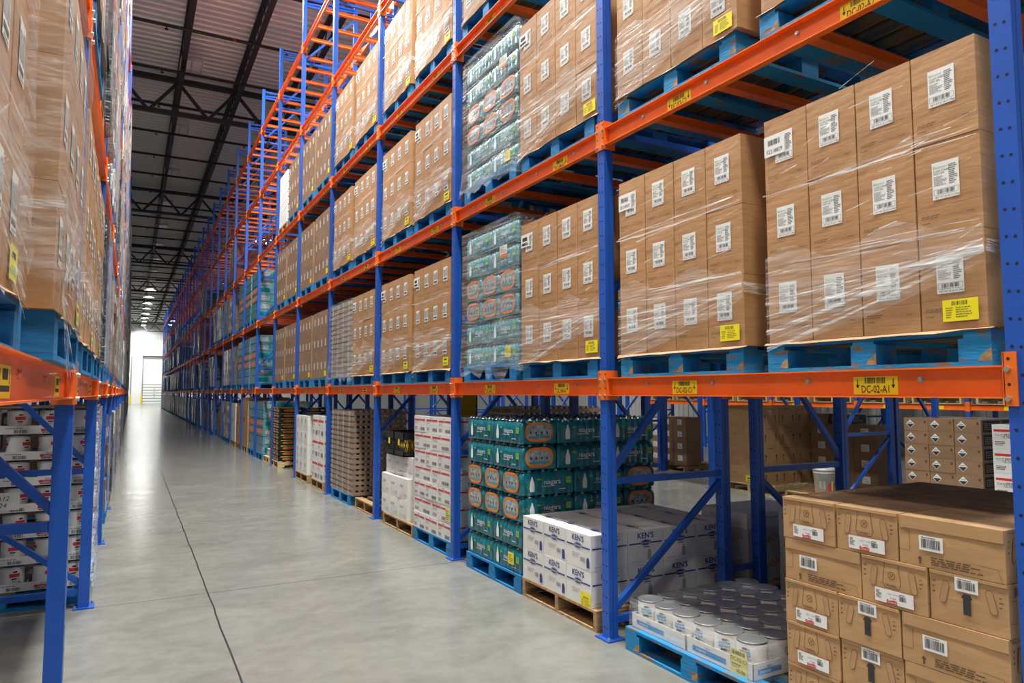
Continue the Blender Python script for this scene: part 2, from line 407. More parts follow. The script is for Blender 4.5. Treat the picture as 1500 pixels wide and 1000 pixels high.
# ================================================================== RACK
def post_mesh(detail=True, m='blue', h=TOPZ):
    q=MB(); q.box((0,-.038,0),(.072,.038,h),m)
    if detail:
        q.box((.030,-.0395,0),(.034,-.038,h),'navy_ink')
        z=.07
        while z<h-.05:
            for yy,dz in ((-.014,0),(.016,.004)):
                c=(-.0006,yy,z+dz); n=8
                q.add([(c[0],c[1]+.0062*math.cos(2*math.pi*i/n),c[2]+.0062*math.sin(2*math.pi*i/n)) for i in range(n)],[tuple(range(n))[::-1]],'hole')
            z+=.1
    return q
def frame_proto(depth, detail, mirror=False, h=TOPZ):
    """front post at x 0, rear post at x depth-.072; diagonals rise towards +x (or -x when mirrored)"""
    m='blue' if detail else 'blue'
    zs=[.12]; z=1.02
    while z<h-.2: zs.append(z); z+=1.19
    zs.append(h-.06)
    if detail:
        r=empty('upright_frame'); ch=[]
        me=None
        for k,x in enumerate((0,depth-.072)):
            if me is None:
                p=post_mesh(True,m,h).obj('post',r); me=p.data
            else:
                p=bpy.data.objects.new('post',me); C.objects.link(p); p.parent=r; p.location=(x,0,0)
            q=MB(); q.box((-.035,-.075,0),(.105,.075,.010),m); q.cyl((-.018,-.058,.010),.009,.018,'steel',8); q.cyl((.09,.058,.010),.009,.018,'steel',8)
            ch.append((p,[q.obj('base_plate',p)]))
        for i,z in enumerate(zs):
            q=MB(); q.box((.072,-.02,z-.022),(depth-.072,.02,z+.022),m); ch.append((q.obj('horizontal_brace',r),[]))
            if i<len(zs)-1:
                a,b=z+.05,zs[i+1]-.05
                if mirror: a,b=b,a
                q=MB(); q.bar((.05,0,a),(depth-.05,0,b),.038,.038,m); ch.append((q.obj('diagonal_brace',r),[]))
        return proto(r,*ch)
    q=post_mesh(False,m,h); q.box((depth-.072,-.038,0),(depth,.038,h),m)
    for x in (0,depth-.072): q.box((x-.03,-.07,0),(x+.1,.07,.01),m)
    for i,z in enumerate(zs):
        q.box((.072,-.02,z-.022),(depth-.072,.02,z+.022),m)
        if i<len(zs)-1:
            a,b=z+.05,zs[i+1]-.05
            if mirror: a,b=b,a
            q.bar((.05,0,a),(depth-.05,0,b),.038,.038,m)
    return proto(q.obj('upright_frame'))
FD=1.10
fA=frame_proto(FD,True); fAf=frame_proto(FD,False); fB=frame_proto(.98+.07,True,True); fBf=frame_proto(1.05,False,True)
NB=32
for k in range(0,NB+1):
    (fA if k<=8 else fAf).put((XR,Y0+P*k,0),0,'blue upright frame, %s from camera along the right rack face'%nth(k+1),'rack frame','upright frames of the right rack')
for k in range(0,26):
    (fB if k<=4 else fBf).put((4.17,Y0+P*k,0),0,'blue upright frame, %s from camera, back row of the right rack'%nth(k+1),'rack frame','upright frames behind the right rack')
for k in range(1,10):
    (fA if k<=3 else fAf).put((8.58,Y0+P*k,0),0,'blue upright frame, %s from camera, across the right-hand aisle'%nth(k),'rack frame','upright frames across the right-hand aisle')
    fBf.put((9.74,Y0+P*k,0),0,'blue upright frame, %s from camera, second row past right-hand aisle'%nth(k),'rack frame','second row frames past the right-hand aisle')
fE=frame_proto(1.05,False,False,7.2)
for k in range(-1,5):
    fE.put((15.0,8.24+P*k,0),0,'blue upright frame, %s in rack by corrugated white wall'%nth(k+2),'rack frame','frames by the corrugated wall')
for k in range(-2,NB):
    y=Y0L+PL*k
    (fA if k<=3 else fAf).put((XL,y,0),math.pi,'blue upright frame, %s along the left rack face'%nth(k+3),'rack frame','upright frames of the left rack')
    if k<14: fBf.put((XL-FD-.29,y,0),math.pi,'blue upright frame, %s in the row behind the left rack'%nth(k+3),'rack frame','frames behind the left rack')
# flue spacers
q=MB(); q.box((0,-.018,-.02),(.284,.018,.02),'blue'); sp=proto(q.obj('row_spacer'))
for k in range(0,8):
    for z in (.32,1.9,3.9,6.2):
        if k==3: continue
        sp.put((XR+FD,Y0+P*k,z),0,'blue row spacer at %s height tying the %s pair of right frames'%({.32:'ankle',1.9:'head',3.9:'second shelf',6.2:'fourth shelf'}[z],nth(k+1)),'rack spacer','row spacers of the right rack')

# beams: channel with flanges towards the aisle
BL=P-.090
def beam_proto(detail, L=BL, side=1):
    """runs along +y from 0 to L, aisle side at x 0, z 0 = connector centre"""
    q=MB(); t=.006
    q.box((.036,0,-.068),(.042,L,.050),'orange'); q.box((0,0,.044),(.042,L,.050),'orange'); q.box((0,0,-.070),(.042,L,-.064),'orange')
    if not detail:
        for y0 in (-.045,L): 
            q.box((-.006,y0,-.098),(0,y0+.045,.098),'orange')
        q.box((-.006,-.002,-.098),(.07,.002,.098),'orange'); q.box((-.006,L-.002,-.098),(.07,L+.002,.098),'orange')
        return proto(q.obj('beam'))
    b=q.obj('beam'); ch=[]
    for k,y0 in enumerate((-.0445,L)):
        c=MB(); c.box((-.008,y0,-.098),(-.001,y0+.0445,.098),'orange')
        ys=y0+.0445 if k==0 else y0
        c.box((-.008,ys-.003,-.098),(.085,ys+.003,.098),'orange')
        yc=y0+(.030 if k==0 else .0145)
        for z in (.035,-.072): c.cyl((-.018,yc,z),.010,.010,'steel',8,ax='x')
        for z in (.073,-.02): c.cyl((-.0085,yc-.003,z),.006,.0008,'hole',8,ax='x')
        ch.append((c.obj('connector',b),[]))
    for yb in (.33,.87,1.49,2.05):
        c=MB(); c.cyl((.026,yb,.004),.010,.010,'steel',8,ax='x'); c.cyl((.034,yb,.004),.014,.002,'zinc',8,ax='x'); ch.append((c.obj('bolt',b),[]))
    return proto(b,*ch)
bD=beam_proto(True); bF=beam_proto(False)
# two yellow location signs on each near beam
def sign(parent, y, code, full=True, name='location_sign'):
    q=MB(); W=.205 if full else .19; H=.078
    q.box((.0335,y-W/2,-.058),(.0355,y+W/2,-.058+H),'yellow')
    f=Face(q,(.0335,y+W/2,-.058),(0,-1,0),(0,0,1),(-1,0,0))
    if full:
        f.barcode(.055,.048,.095,.026,seed=hash(code)%97 if False else len(code)*7)
        f.text(code,W/2,.008,.033,'ink',center=True,sx=.70,off=.01)
        for a in (.020,W-.020):
            f.rect(a-.0022,.038,a+.0022,.068,'ink'); f.poly([(a-.009,.042),(a,.026),(a+.009,.042)],'ink')
    else:
        f.rect(.06,.044,.14,.070,'ink'); f.rect(.02,.016,.17,.030,'ink')
        for a in (.022,.168): f.rect(a-.003,.034,a+.003,.07,'ink')
    o=q.obj(name,parent); return o
for lv in range(1,6):
    for k in range(0,NB):
        if lv>=3 and k==0: continue
        if lv>=4 and k<2: continue
        y=Y0+P*k+.045
        near=k<7
        codes='DC-%02d-A%d and DC-%02d-C%d'%(2+2*k,lv,2+2*k,lv)
        if k<3 and lv<4: lab='orange front beam carrying %s signs, right rack, %s, %s bay'%(codes,SH[lv],nth(k+1))
        else: lab='orange front beam of the right rack, %s, %s bay from the camera'%(SH[lv],nth(k+1))
        b=(bD if near else bF).put((XR,y,LEV[lv]),0,lab,'beam','front beams of the right rack')
        if near:
            for ys,ch_ in ((.575-.045,'A'),(1.765-.045,'C')):
                s_=sign(b,ys,'DC-%02d-%s%d'%(2+2*k,ch_,lv),k<3)
        elif lv<=5 and k<14:
            q=MB()
            for ys in (.53,1.72): q.box((.033,ys-.1,-.058),(.0355,ys+.1,.02),'yellow')
            q.obj('location_sign',b)
# rear beams (plain) for the row
for lv in range(1,6):
    for k in range(0,14):
        if lv>=3 and k==0: continue
        if lv>=4 and k<2: continue
        bF.put((XR+FD,Y0+P*k+P-.045,LEV[lv]),math.pi,'orange rear beam of the right rack, %s, %s bay from the camera'%(SH[lv],nth(k+1)),'beam','rear beams of the right rack')
        if k<12: bF.put((4.17,Y0+P*k+.045,LEV[lv]),0,'orange beam of the back row, right rack, %s, %s bay'%(SH[lv],nth(k+1)),'beam','back row beams of the right rack')
for k in range(1,5):
    for lv in (1,2):
        bF.put((8.58,Y0+P*k+.045,LEV[lv]+.02),0,'orange front beam across the right-hand aisle, %s, %s bay'%(SH[lv],nth(k)),'beam','beams across the right-hand aisle')
for k in range(-1,4):
    for lv in (1,2):
        b=bF.put((15.0,8.24+P*k+.045,LEVE[lv]),0,'orange beam by the corrugated white wall, %s, %s bay'%(SH[lv],nth(k+2)),'beam','beams by the corrugated wall')
        q=MB()
        for ys in (.53,1.72): q.box((.033,ys-.08,-.058),(.0355,ys+.08,.02),'yellow')
        q.obj('location_sign',b)
# left rack beams: aisle side faces +x
for lv in range(1,6):
    for k in range(-2,NB-1):
        if lv>1 and k<-1: continue
        if lv==5 and k<1: continue
        y=Y0L+PL*k+P-.045+.012
        near=k<5
        b=(bD if near else bF).put((XL,y,LEV[lv]),math.pi,'orange front beam of the left rack, %s, %s bay from camera'%(SH[lv],nth(k+3)),'beam','front beams of the left rack')
        if near:
            for ys in (.40,1.72): sign(b,ys,'x',False)
        if k<10 and lv<5:
            bF.put((XL-FD,y-P+.09,LEV[lv]),0,'orange rear beam of the left rack, %s, %s bay from camera'%(SH[lv],nth(k+3)),'beam','rear beams of the left rack')
# pallet support bars under the pallets
q=MB(); q.box((.044,-.032,-.045),(FD-.044,.032,.0),'orange'); q.box((.044,-.045,.0),(FD-.044,.045,.006),'orange'); sb=proto(q.obj('support_bar'))
stuff=MB(); cnt=0
for lv in range(2,6):
    for k in range(0,NB):
        if lv>=3 and k==0: continue
        if lv>=4 and k<2: continue
        for j,yo in enumerate((.33,.87,1.49,2.05)):
            y=Y0+P*k+yo+.045
            if k<16 and cnt<300:
                sb.put((XR,y,LEV[lv]+.038),0,'orange pallet support bar, %s in %s bay, right rack, %s'%(('first','second','third','fourth')[j],nth(k+1),SH[lv]),'support bar','pallet support bars of the right rack'); cnt+=1
            elif k<28:
                x0,x1=XR+.044,XR+FD-.044; stuff.box((x0,y-.032,LEV[lv]-.007),(x1,y+.032,LEV[lv]+.044),'orange')
o=stuff.obj('support_bars'); tag(o,'distant orange pallet support bars in the far bays of the right rack','support bars','pallet support bars of the right rack','stuff')
for lv in (1,2,3,4):
    for k in range(-1,2):
        for j,yo in enumerate((.33,.87,1.49,2.05)):
            sb.put((XL,Y0L+PL*k+yo+.05,LEV[lv]+.038),math.pi,'orange pallet support bar, %s in %s bay, left rack, %s'%(('first','second','third','fourth')[j],nth(k+3),SH[lv]),'support bar','pallet support bars of the left rack')

# ================================================================== PALLETS
def pallet_proto(kind, W=1.04, D=1.18):
    """W along y, D along x; origin at front (aisle) edge centre, bottom; height .142"""
    r=empty('pallet'); ch=[]
    mt,un=('blue_wood','pallet_under') if kind=='blue' else (('blue_wood_worn','pallet_under') if kind=='worn' else ('wood','wood'))
    if kind=='pale': mt=un='pale_wood'
    if kind=='white': mt=un='pale_wood'
    rr=random.Random(len(kind)*3+5)
    if kind in ('blue','worn'):
        q=MB(); n=8; bw=.105; gap=(D-n*bw)/(n-1)
        for i in range(n):
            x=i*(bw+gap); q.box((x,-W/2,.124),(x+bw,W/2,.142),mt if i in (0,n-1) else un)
        for y in (-W/2+.05,0,W/2-.05): q.box((0,y-.05,.106),(D,y+.05,.1238),mt)
        ch.append((q.obj('top_deck',r),[]))
        for i,x in enumerate((0,D/2-.07,D-.14)):
            for y in (-W/2,-.06,W/2-.12):
                q=MB(); w_=.12; q.box((x,y,.0185),(x+.14,y+w_,.1058),mt)
                f=Face(q,(x,y+w_,.0185),(0,-1,0),(0,0,1),(-1,0,0))
                if i==0 and kind=='worn': f.poly([(.07,.0),(.12,.0),(.12,.05),(.09,.03)],'wood',.0005)
                ch.append((q.obj('block',r),[]))
        q=MB()
        for y in (-W/2+.06,0,W/2-.06): q.box((0,y-.06,0),(D,y+.06,.018),mt)
        for x in (0,D-.12): q.box((x,-W/2+.1205,0),(x+.12,-.0605,.0178),mt); q.box((x,.0605,0),(x+.12,W/2-.1205,.0178),mt)
        ch.append((q.obj('bottom_deck',r),[]))
    else:
        q=MB(); n=7; bw=.1; gap=(D-n*bw)/(n-1)
        for i in range(n):
            x=i*(bw+gap); q.box((x,-W/2+rr.uniform(-.008,.008),.122),(x+bw,W/2+rr.uniform(-.008,.008),.140),mt)
        ch.append((q.obj('top_deck',r),[]))
        for y in (-W/2,-.02,W/2-.04):
            q=MB(); q.box((0,y,.0185),(.14,y+.04,.1215),un); q.box((.14,y,.055),(D-.14,y+.04,.1215),un); q.box((D-.14,y,.0185),(D,y+.04,.1215),un); q.box((D/2-.1,y,.0185),(D/2+.1,y+.04,.0548),un)
            ch.append((q.obj('stringer',r),[]))
        q=MB()
        for x in (0,.25,D-.35,D-.1): q.box((x,-W/2,0),(x+.1,W/2,.018),mt)
        q.box((.09,-.015,.004),(D-.09,.015,.0178),mt)
        ch.append((q.obj('bottom_deck',r),[]))
    return proto(r,*ch)
pB=pallet_proto('blue'); pW=pallet_proto('worn'); pN=pallet_proto('wood'); pP=pallet_proto('pale')
# single-mesh far pallet
def far_pallet(mt):
    q=MB()
    q.box((0,-.52,.118),(1.18,.52,.142),mt)
    for y in (-.52,-.06,.40):
        q.box((0,y,0),(1.18,y+.12,.018),mt)
        for x in (0,.52,1.04): q.box((x,y,.018),(x+.14,y+.12,.118),mt)
    return proto(q.obj('pallet'))
pfB=far_pallet('blue_wood'); pfW=far_pallet('wood')
DK=.142
def shelf_z(lv, lev=LEV): return 0.0 if lv==0 else lev[lv]+.0505

# ================================================================== CARTONS
def cuboid(q, w, d, h, mt, bulge=0.004, topm=None):
    """front face at x=0 (faces -x), y centred width w, depth d along +x; gently bulged faces"""
    c=.003; n=4
    def grid(o,u,v,nrm,lu,lv_):
        vs=[]; 
        for j in range(n+1):
            for i in range(n+1):
                a,b=i/n,j/n; k=math.sin(math.pi*a)*math.sin(math.pi*b)*bulge
                vs.append(Vector(o)+Vector(u)*lu*a+Vector(v)*lv_*b+Vector(nrm)*k)
        return vs,[(j*(n+1)+i,j*(n+1)+i+1,(j+1)*(n+1)+i+1,(j+1)*(n+1)+i) for j in range(n) for i in range(n)]
    for args,mm in ((((0,w/2,0),(0,-1,0),(0,0,1),(-1,0,0),w,h),mt),(((0,-w/2,0),(1,0,0),(0,0,1),(0,-1,0),d,h),mt),
                 (((d,-w/2,0),(0,1,0),(0,0,1),(1,0,0),w,h),mt),(((d,w/2,0),(-1,0,0),(0,0,1),(0,1,0),d,h),mt),
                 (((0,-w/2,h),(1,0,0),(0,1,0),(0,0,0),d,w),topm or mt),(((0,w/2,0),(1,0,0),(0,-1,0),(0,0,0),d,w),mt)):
        vs,fs=grid(*args); q.add(vs,fs,mm)
def front(q,w,h,d=0): return Face(q,(-d,w/2,0),(0,-1,0),(0,0,1),(-1,0,0),w,h)
def sideY(q,w,dp,h,d=0): return Face(q,(0,-w/2-d,0),(1,0,0),(0,0,1),(0,-1,0),dp,h)

def ship_label(parent, w, h, full=True, du=-.005, dv=.085):
    q=MB(); f=front(q,w,h,.0045); W,H=.105,.150; a=w/2-W/2+du; b=h-dv-H
    f.rect(a,b,a+W,b+H,'paper',0)
    if full:
        f.text('Balance',a+.006,b+.124,.012,'green_ink',.0006)
        f.text('CLAM STRIPS',a+.006,b+.110,.008,'ink',.0006); f.text('WITH SEA',a+.006,b+.100,.007,'ink',.0006)
        f.greek(a+.006,b+.055,.052,.040,6,'grey_ink',.0006,3,.5); f.greek(a+.066,b+.052,.033,.082,11,'ink',.0006,5,.42)
        f.line([(a+.005,b+.018),(a+.1,b+.018),(a+.1,b+.040),(a+.005,b+.040),(a+.005,b+.018)],.001,'ink',.0006)
        f.barcode(a+.018,b+.022,.07,.016,'ink',.0006,4,20)
        f.text('NET WT 25 LB (11.34kg)',a+.008,b+.005,.0075,'ink',.0006,sx=.9)
    else:
        f.rect(a+.008,b+.05,a+.06,b+.12,'grey_ink',.0006); f.rect(a+.068,b+.05,a+.098,b+.13,'grey_ink',.0006); f.rect(a+.01,b+.02,a+.09,b+.035,'ink',.0006); f.rect(a+.02,b+.006,a+.09,b+.011,'grey_ink',.0006)
    return q.obj('shipping_label',parent)
BW,BD_,BH=.2575,.40,.377
def brown_proto(full, w=BW):
    q=MB(); cuboid(q,w-.0045,BD_,BH-.0015,'film_carton',.0035)
    f=front(q,w-.002,BH,.0038); sd=3 if full else 4
    if full:
        f.greek(.02,.070,.11,.016,2,'brown_ink',.0004,sd,.35); f.greek(.02,.05,.05,.008,1,'brown_ink',.0004,sd,.35); f.greek(w-.06,.07,.035,.008,1,'brown_ink',.0004,9,.35)
    f.rect(.0,.1165,w,.1175,'brown_ink',-.0012)
    o=q.obj('carton'); return proto(o,ship_label(o,w-.002,BH,full))
cN=brown_proto(True); cM=brown_proto(False)

def yellow_tag(parent,w,h,full=True,a=.03,b=.045,W=.135,H=.085,d=.006,facing='front',dp=.4):
    q=MB(); f=front(q,w,h,d) if facing=='front' else sideY(q,w,dp,h,d)
    f.rect(a,b,a+W,b+H,'yellow',0)
    if full:
        f.barcode(a+.035,b+.062,.06,.016,'ink',.0006,8,14); f.greek(a+.012,b+.012,.03,.045,5,'ink',.0006,6,.3); f.greek(a+.05,b+.012,.075,.045,5,'ink',.0006,7,.3)
    else: f.rect(a+.03,b+.055,a+.1,b+.07,'ink',.0006); f.rect(a+.02,b+.015,a+.11,b+.035,'leaf',.0006)
    return q.obj('yellow_pallet_tag',parent)
def number_label(parent,w,h,num,full=True):
    q=MB(); f=front(q,w,h,.0075); f.rect(.006,.185,.132,.290,'paper',0)
    if full: f.barcode(.03,.240,.075,.028,'ink',.0006,11,16); f.text(num,.069,.200,.021,'ink',.0006,center=True,sx=.86)
    else: f.rect(.03,.235,.10,.265,'ink',.0006); f.rect(.02,.20,.11,.22,'ink',.0006)
    o=q.obj('number_label',parent); o['label']='white paper label with black number and barcode'; return o

RC={4:['far left','second from left','third from left','rightmost'],3:['left','middle','right'],2:['left','right'],1:['only'],
    5:['far left','second from left','middle','fourth from left','rightmost']}
ROWN={3:['bottom','middle','top'],2:['bottom','top'],4:['bottom','second','third','top']}
budget=[300]; stuffC=MB()
def where(side,lv,k,slot): return '%s pallet, %s bay, %s %s'%(('near','far')[slot],nth(k+1),side,SH[lv])
def place(pr,side,x,y,z,*a,**kw):
    return pr.put((x,y,z),0 if side=='right' else math.pi,*a,**kw)
def slip_sheet(x,y0,y1,z,label,sgn=1):
    q=MB(); n=10; r=random.Random(int(y0*100)+int(z*31)); vs=[]
    D=1.12
    for i in range(n+1):
        y=y0-.02+(y1-y0+.04)*i/n; dr=-.012*r.random()-.004 if 0<i<n else -.03*r.random()-.002; ex=.012+.016*r.random()
        vs+=[(x+sgn*D,y,z),(x-sgn*.002,y,z),(x-sgn*ex,y,z+dr)]
    fs=[]
    for i in range(n):
        for j in (0,1): fs.append((i*3+j,i*3+j+1,i*3+j+4,i*3+j+3))
    vs2=[(a,b,c-.0015) for a,b,c in vs]; m_=len(vs)
    q.add(vs+vs2,fs+[tuple(reversed([i+m_ for i in f])) for f in fs]+[(i*3+2,i*3+2+m_,i*3+5+m_,i*3+5) for i in range(n)],'carton')
    o=q.obj('slip_sheet'); tag(o,label,'cardboard sheet','cardboard slip sheets'); return o

def wrap(x,y0,y1,z0,z1,seed,label,sgn=1,kind='strands',depth=.4,bunch=False):
    """clear stretch film: twisted strands, wrinkle bands, pale highlight slivers and the loose skirt, standing just off the goods"""
    r=random.Random(seed); q=MB(); X=x-sgn*.016
    near,far=(y0,y1)
    def ribbon(p,q_,t,mt='film',n=6,sag=.0):
        vs=[]; P_=Vector(p); Q=Vector(q_)
        for i in range(n+1):
            a=i/n; c=P_.lerp(Q,a)+Vector((-sgn*.004*r.random(),0,sag*math.sin(math.pi*a)+r.uniform(-.003,.003)))
            tt=t*r.uniform(.4,1.2); vs+=[c+Vector((0,0,tt/2)),c-Vector((0,0,tt/2))]
        q.add(vs,[(2*i,2*i+1,2*i+3,2*i+2) for i in range(n)],mt)
    kz=z0+(z1-z0)*.27
    for i in range(15):
        zf=z0+r.uniform(-.08,.34); zn=kz+r.uniform(-.028,.028)
        ribbon((X-sgn*.002*i/15,far,zf),(X-sgn*.002,near-.004,zn),r.choice((.003,.005,.012)),'film',7,-.01)
        ribbon((X,near-.012,zn),(X+sgn*(depth+.5),near-.012,kz+r.uniform(-.10,.06)),r.choice((.003,.006)),'film',4)
    for zz in (z0+(z1-z0)*.668,):
        ribbon((X-sgn*.002,far,zz-.012),(X-sgn*.003,near-.004,zz+.010),.012,'film',14,-.014)
    for zz in (z0+(z1-z0)*.665, z0+(z1-z0)*.34):
        for j in range(4):
            ya=far-(far-near)*r.uniform(0,.3); ribbon((X,ya,zz+r.uniform(-.05,.02)),(X,near+r.uniform(0,.15),zz+r.uniform(-.02,.045)),r.choice((.004,.007)),'film',8,.004)
    for i in range(40):  # short pale slivers stand in for highlights on the film
        y=r.uniform(near,far); z=r.uniform(z0+.1,z1); L=r.uniform(.05,.2)
        ribbon((X,y,z),(X,max(near,y-L),z+L*r.uniform(.0,.35)),r.uniform(.002,.006),'film',2)
    # thin translucent cover on the lower third
    n=12; vs=[]
    for i in range(n+1):
        y=far-(far-near)*i/n; zb=z0-.02+(kz-z0-.04)*(i/n)**1.5; zt=z0+.42+.05*math.sin(i)
        vs+=[(X+sgn*.003,y,zb),(X+sgn*.003-sgn*.003*(i%2),y,zt)]
    q.add(vs,[(2*i,2*i+1,2*i+3,2*i+2) for i in range(n)],'film_thin')
    if bunch:
        for i in range(26):
            a=r.uniform(-.9,.9); ribbon((X-sgn*.002,near+.02,kz-.25+r.uniform(-.02,.02)),(X-sgn*r.uniform(.0,.03),near+.02+r.uniform(.1,.5),kz-.25+a*.35),r.choice((.006,.012,.02)),'film',5)
    o=q.obj('stretch_wrap'); tag(o,label,'plastic wrap','stretch wrap around the carton loads'); return o

def brown_load(side,lv,k,slot,y0=None,y1=None,x=None,num=None,full=False,pal=None,ncol=4,nrow=3,wrapk=True,skip_rows=(),lev=LEV,sheet=True,bunch=False,far=False):
    sgn=1 if side=='right' else -1
    if y0 is None:
        b=(Y0+P*k) if side=='right' else (Y0L+PL*k)
        y0,y1=(b+.10,b+1.14) if slot==0 else (b+1.29,b+2.33)
    x=(XR+.015 if side=='right' else XL+.01) if x is None else x
    z=shelf_z(lv,lev); w=(y1-y0)/ncol
    kk=k if side=='right' else k+2
    nm=where(side,lv,kk,slot)
    pr=pal or (pB if not far else pfB)
    place(pr,side,x-sgn*.005,(y0+y1)/2,z,'%s pallet under brown cartons, %s'%('blue',nm.replace(' pallet','')+' side'),'pallet','pallets in the racks')
    z+=DK
    if sheet: slip_sheet(x,y0,y1,z+.0018,'tan cardboard slip sheet on the %s'%nm,sgn)
    z+=.004; hrow=BH
    if far or budget[0]<ncol*nrow:
        for r_ in range(nrow):
            for c in range(ncol):
                yc=y1-w*(c+.5); zz=z+r_*hrow; x0,x1=sorted((x,x+sgn*.9))
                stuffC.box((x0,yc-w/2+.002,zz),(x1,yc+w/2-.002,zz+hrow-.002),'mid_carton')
                xl=x-sgn*.003; stuffC.add([(xl,yc-.04,zz+.15),(xl,yc+.04,zz+.15),(xl,yc+.04,zz+.27),(xl,yc-.04,zz+.27)],[(0,1,2,3)],'grey_carton')
        if True:
            xl=x-sgn*.004; yc=y0+w*.5; stuffC.add([(xl,yc-.06,z+.03),(xl,yc+.06,z+.03),(xl,yc+.06,z+.12),(xl,yc-.06,z+.12)],[(0,1,2,3)],'yellow')
    else:
        for r_ in range(nrow):
            if r_ in skip_rows: continue
            jit=rnd.uniform(-.006,.006)
            for c in range(ncol):
                yc=y1-w*(c+.5)          # column 0 is the leftmost for the right rack
                pc=cN if full else cM
                rn='base' if r_==0 else ROWN[nrow][r_]
                cn=RC[ncol][c] if side=='right' else RC[ncol][ncol-1-c]
                o=pc.put((x+sgn*(.001+rnd.uniform(0,.004)),yc,z+r_*hrow),(0 if sgn>0 else math.pi)+rnd.uniform(-.004,.004),
                    'brown carton, %s row, %s, %s'%(rn,cn,nm),'carton','brown labelled cartons',sc=(1,w/BW*.994,1))
                budget[0]-=1
                if r_==0 and c==(ncol-1 if side=='right' else 0): yellow_tag(o,BW,BH,full,a=.09 if full else .08,b=.03)
                if r_==nrow-1 and c==0 and side=='right': number_label(o,BW,BH,num or '55318907',bool(num))
    if wrapk and not far: wrap(x,y0,y1,z,z+nrow*hrow,int(k*7+lv*31+slot*3)+50,'clear stretch wrap on carton load, %s'%nm,sgn,bunch=bunch)

# right rack, nearest first
b0=Y0
brown_load('right',1,0,0,1.446,2.473,num='55318829',full=True,pal=pW)
brown_load('right',1,0,1,2.628,3.690,num='55318907',full=True,pal=pW)
brown_load('right',1,1,0,3.905,5.02,full=True)
brown_load('right',2,0,1,2.628,3.690,full=True,pal=pW)
brown_load('right',2,0,0,1.44,2.47,full=True,pal=pW,wrapk=False)
brown_load('right',2,1,0,3.905,5.04,full=True)
brown_load('right',1,2,0); brown_load('right',1,2,1); brown_load('right',2,2,0); brown_load('right',2,2,1)
brown_load('right',3,1,1); brown_load('right',3,2,0); brown_load('right',3,2,1)
brown_load('left',1,-1,1,2.40,3.44,x=-.205,bunch=True); brown_load('left',1,-1,0,1.25,2.17,x=-.265,bunch=True)
brown_load('right',1,3,0); brown_load('right',2,3,0); brown_load('right',2,3,1); brown_load('right',3,3,0); brown_load('right',3,3,1)
brown_load('left',2,-1,1); brown_load('left',1,0,0); brown_load('left',1,0,1); brown_load('left',2,0,0)
for lv,k,s in ((2,4,0),(1,4,0),(1,4,1),(2,4,1),(3,4,0),(3,4,1),(2,5,0),(1,5,0),(1,5,1),(2,5,1),(3,5,0)):
    brown_load('right',lv,k,s,far=True,sheet=False)
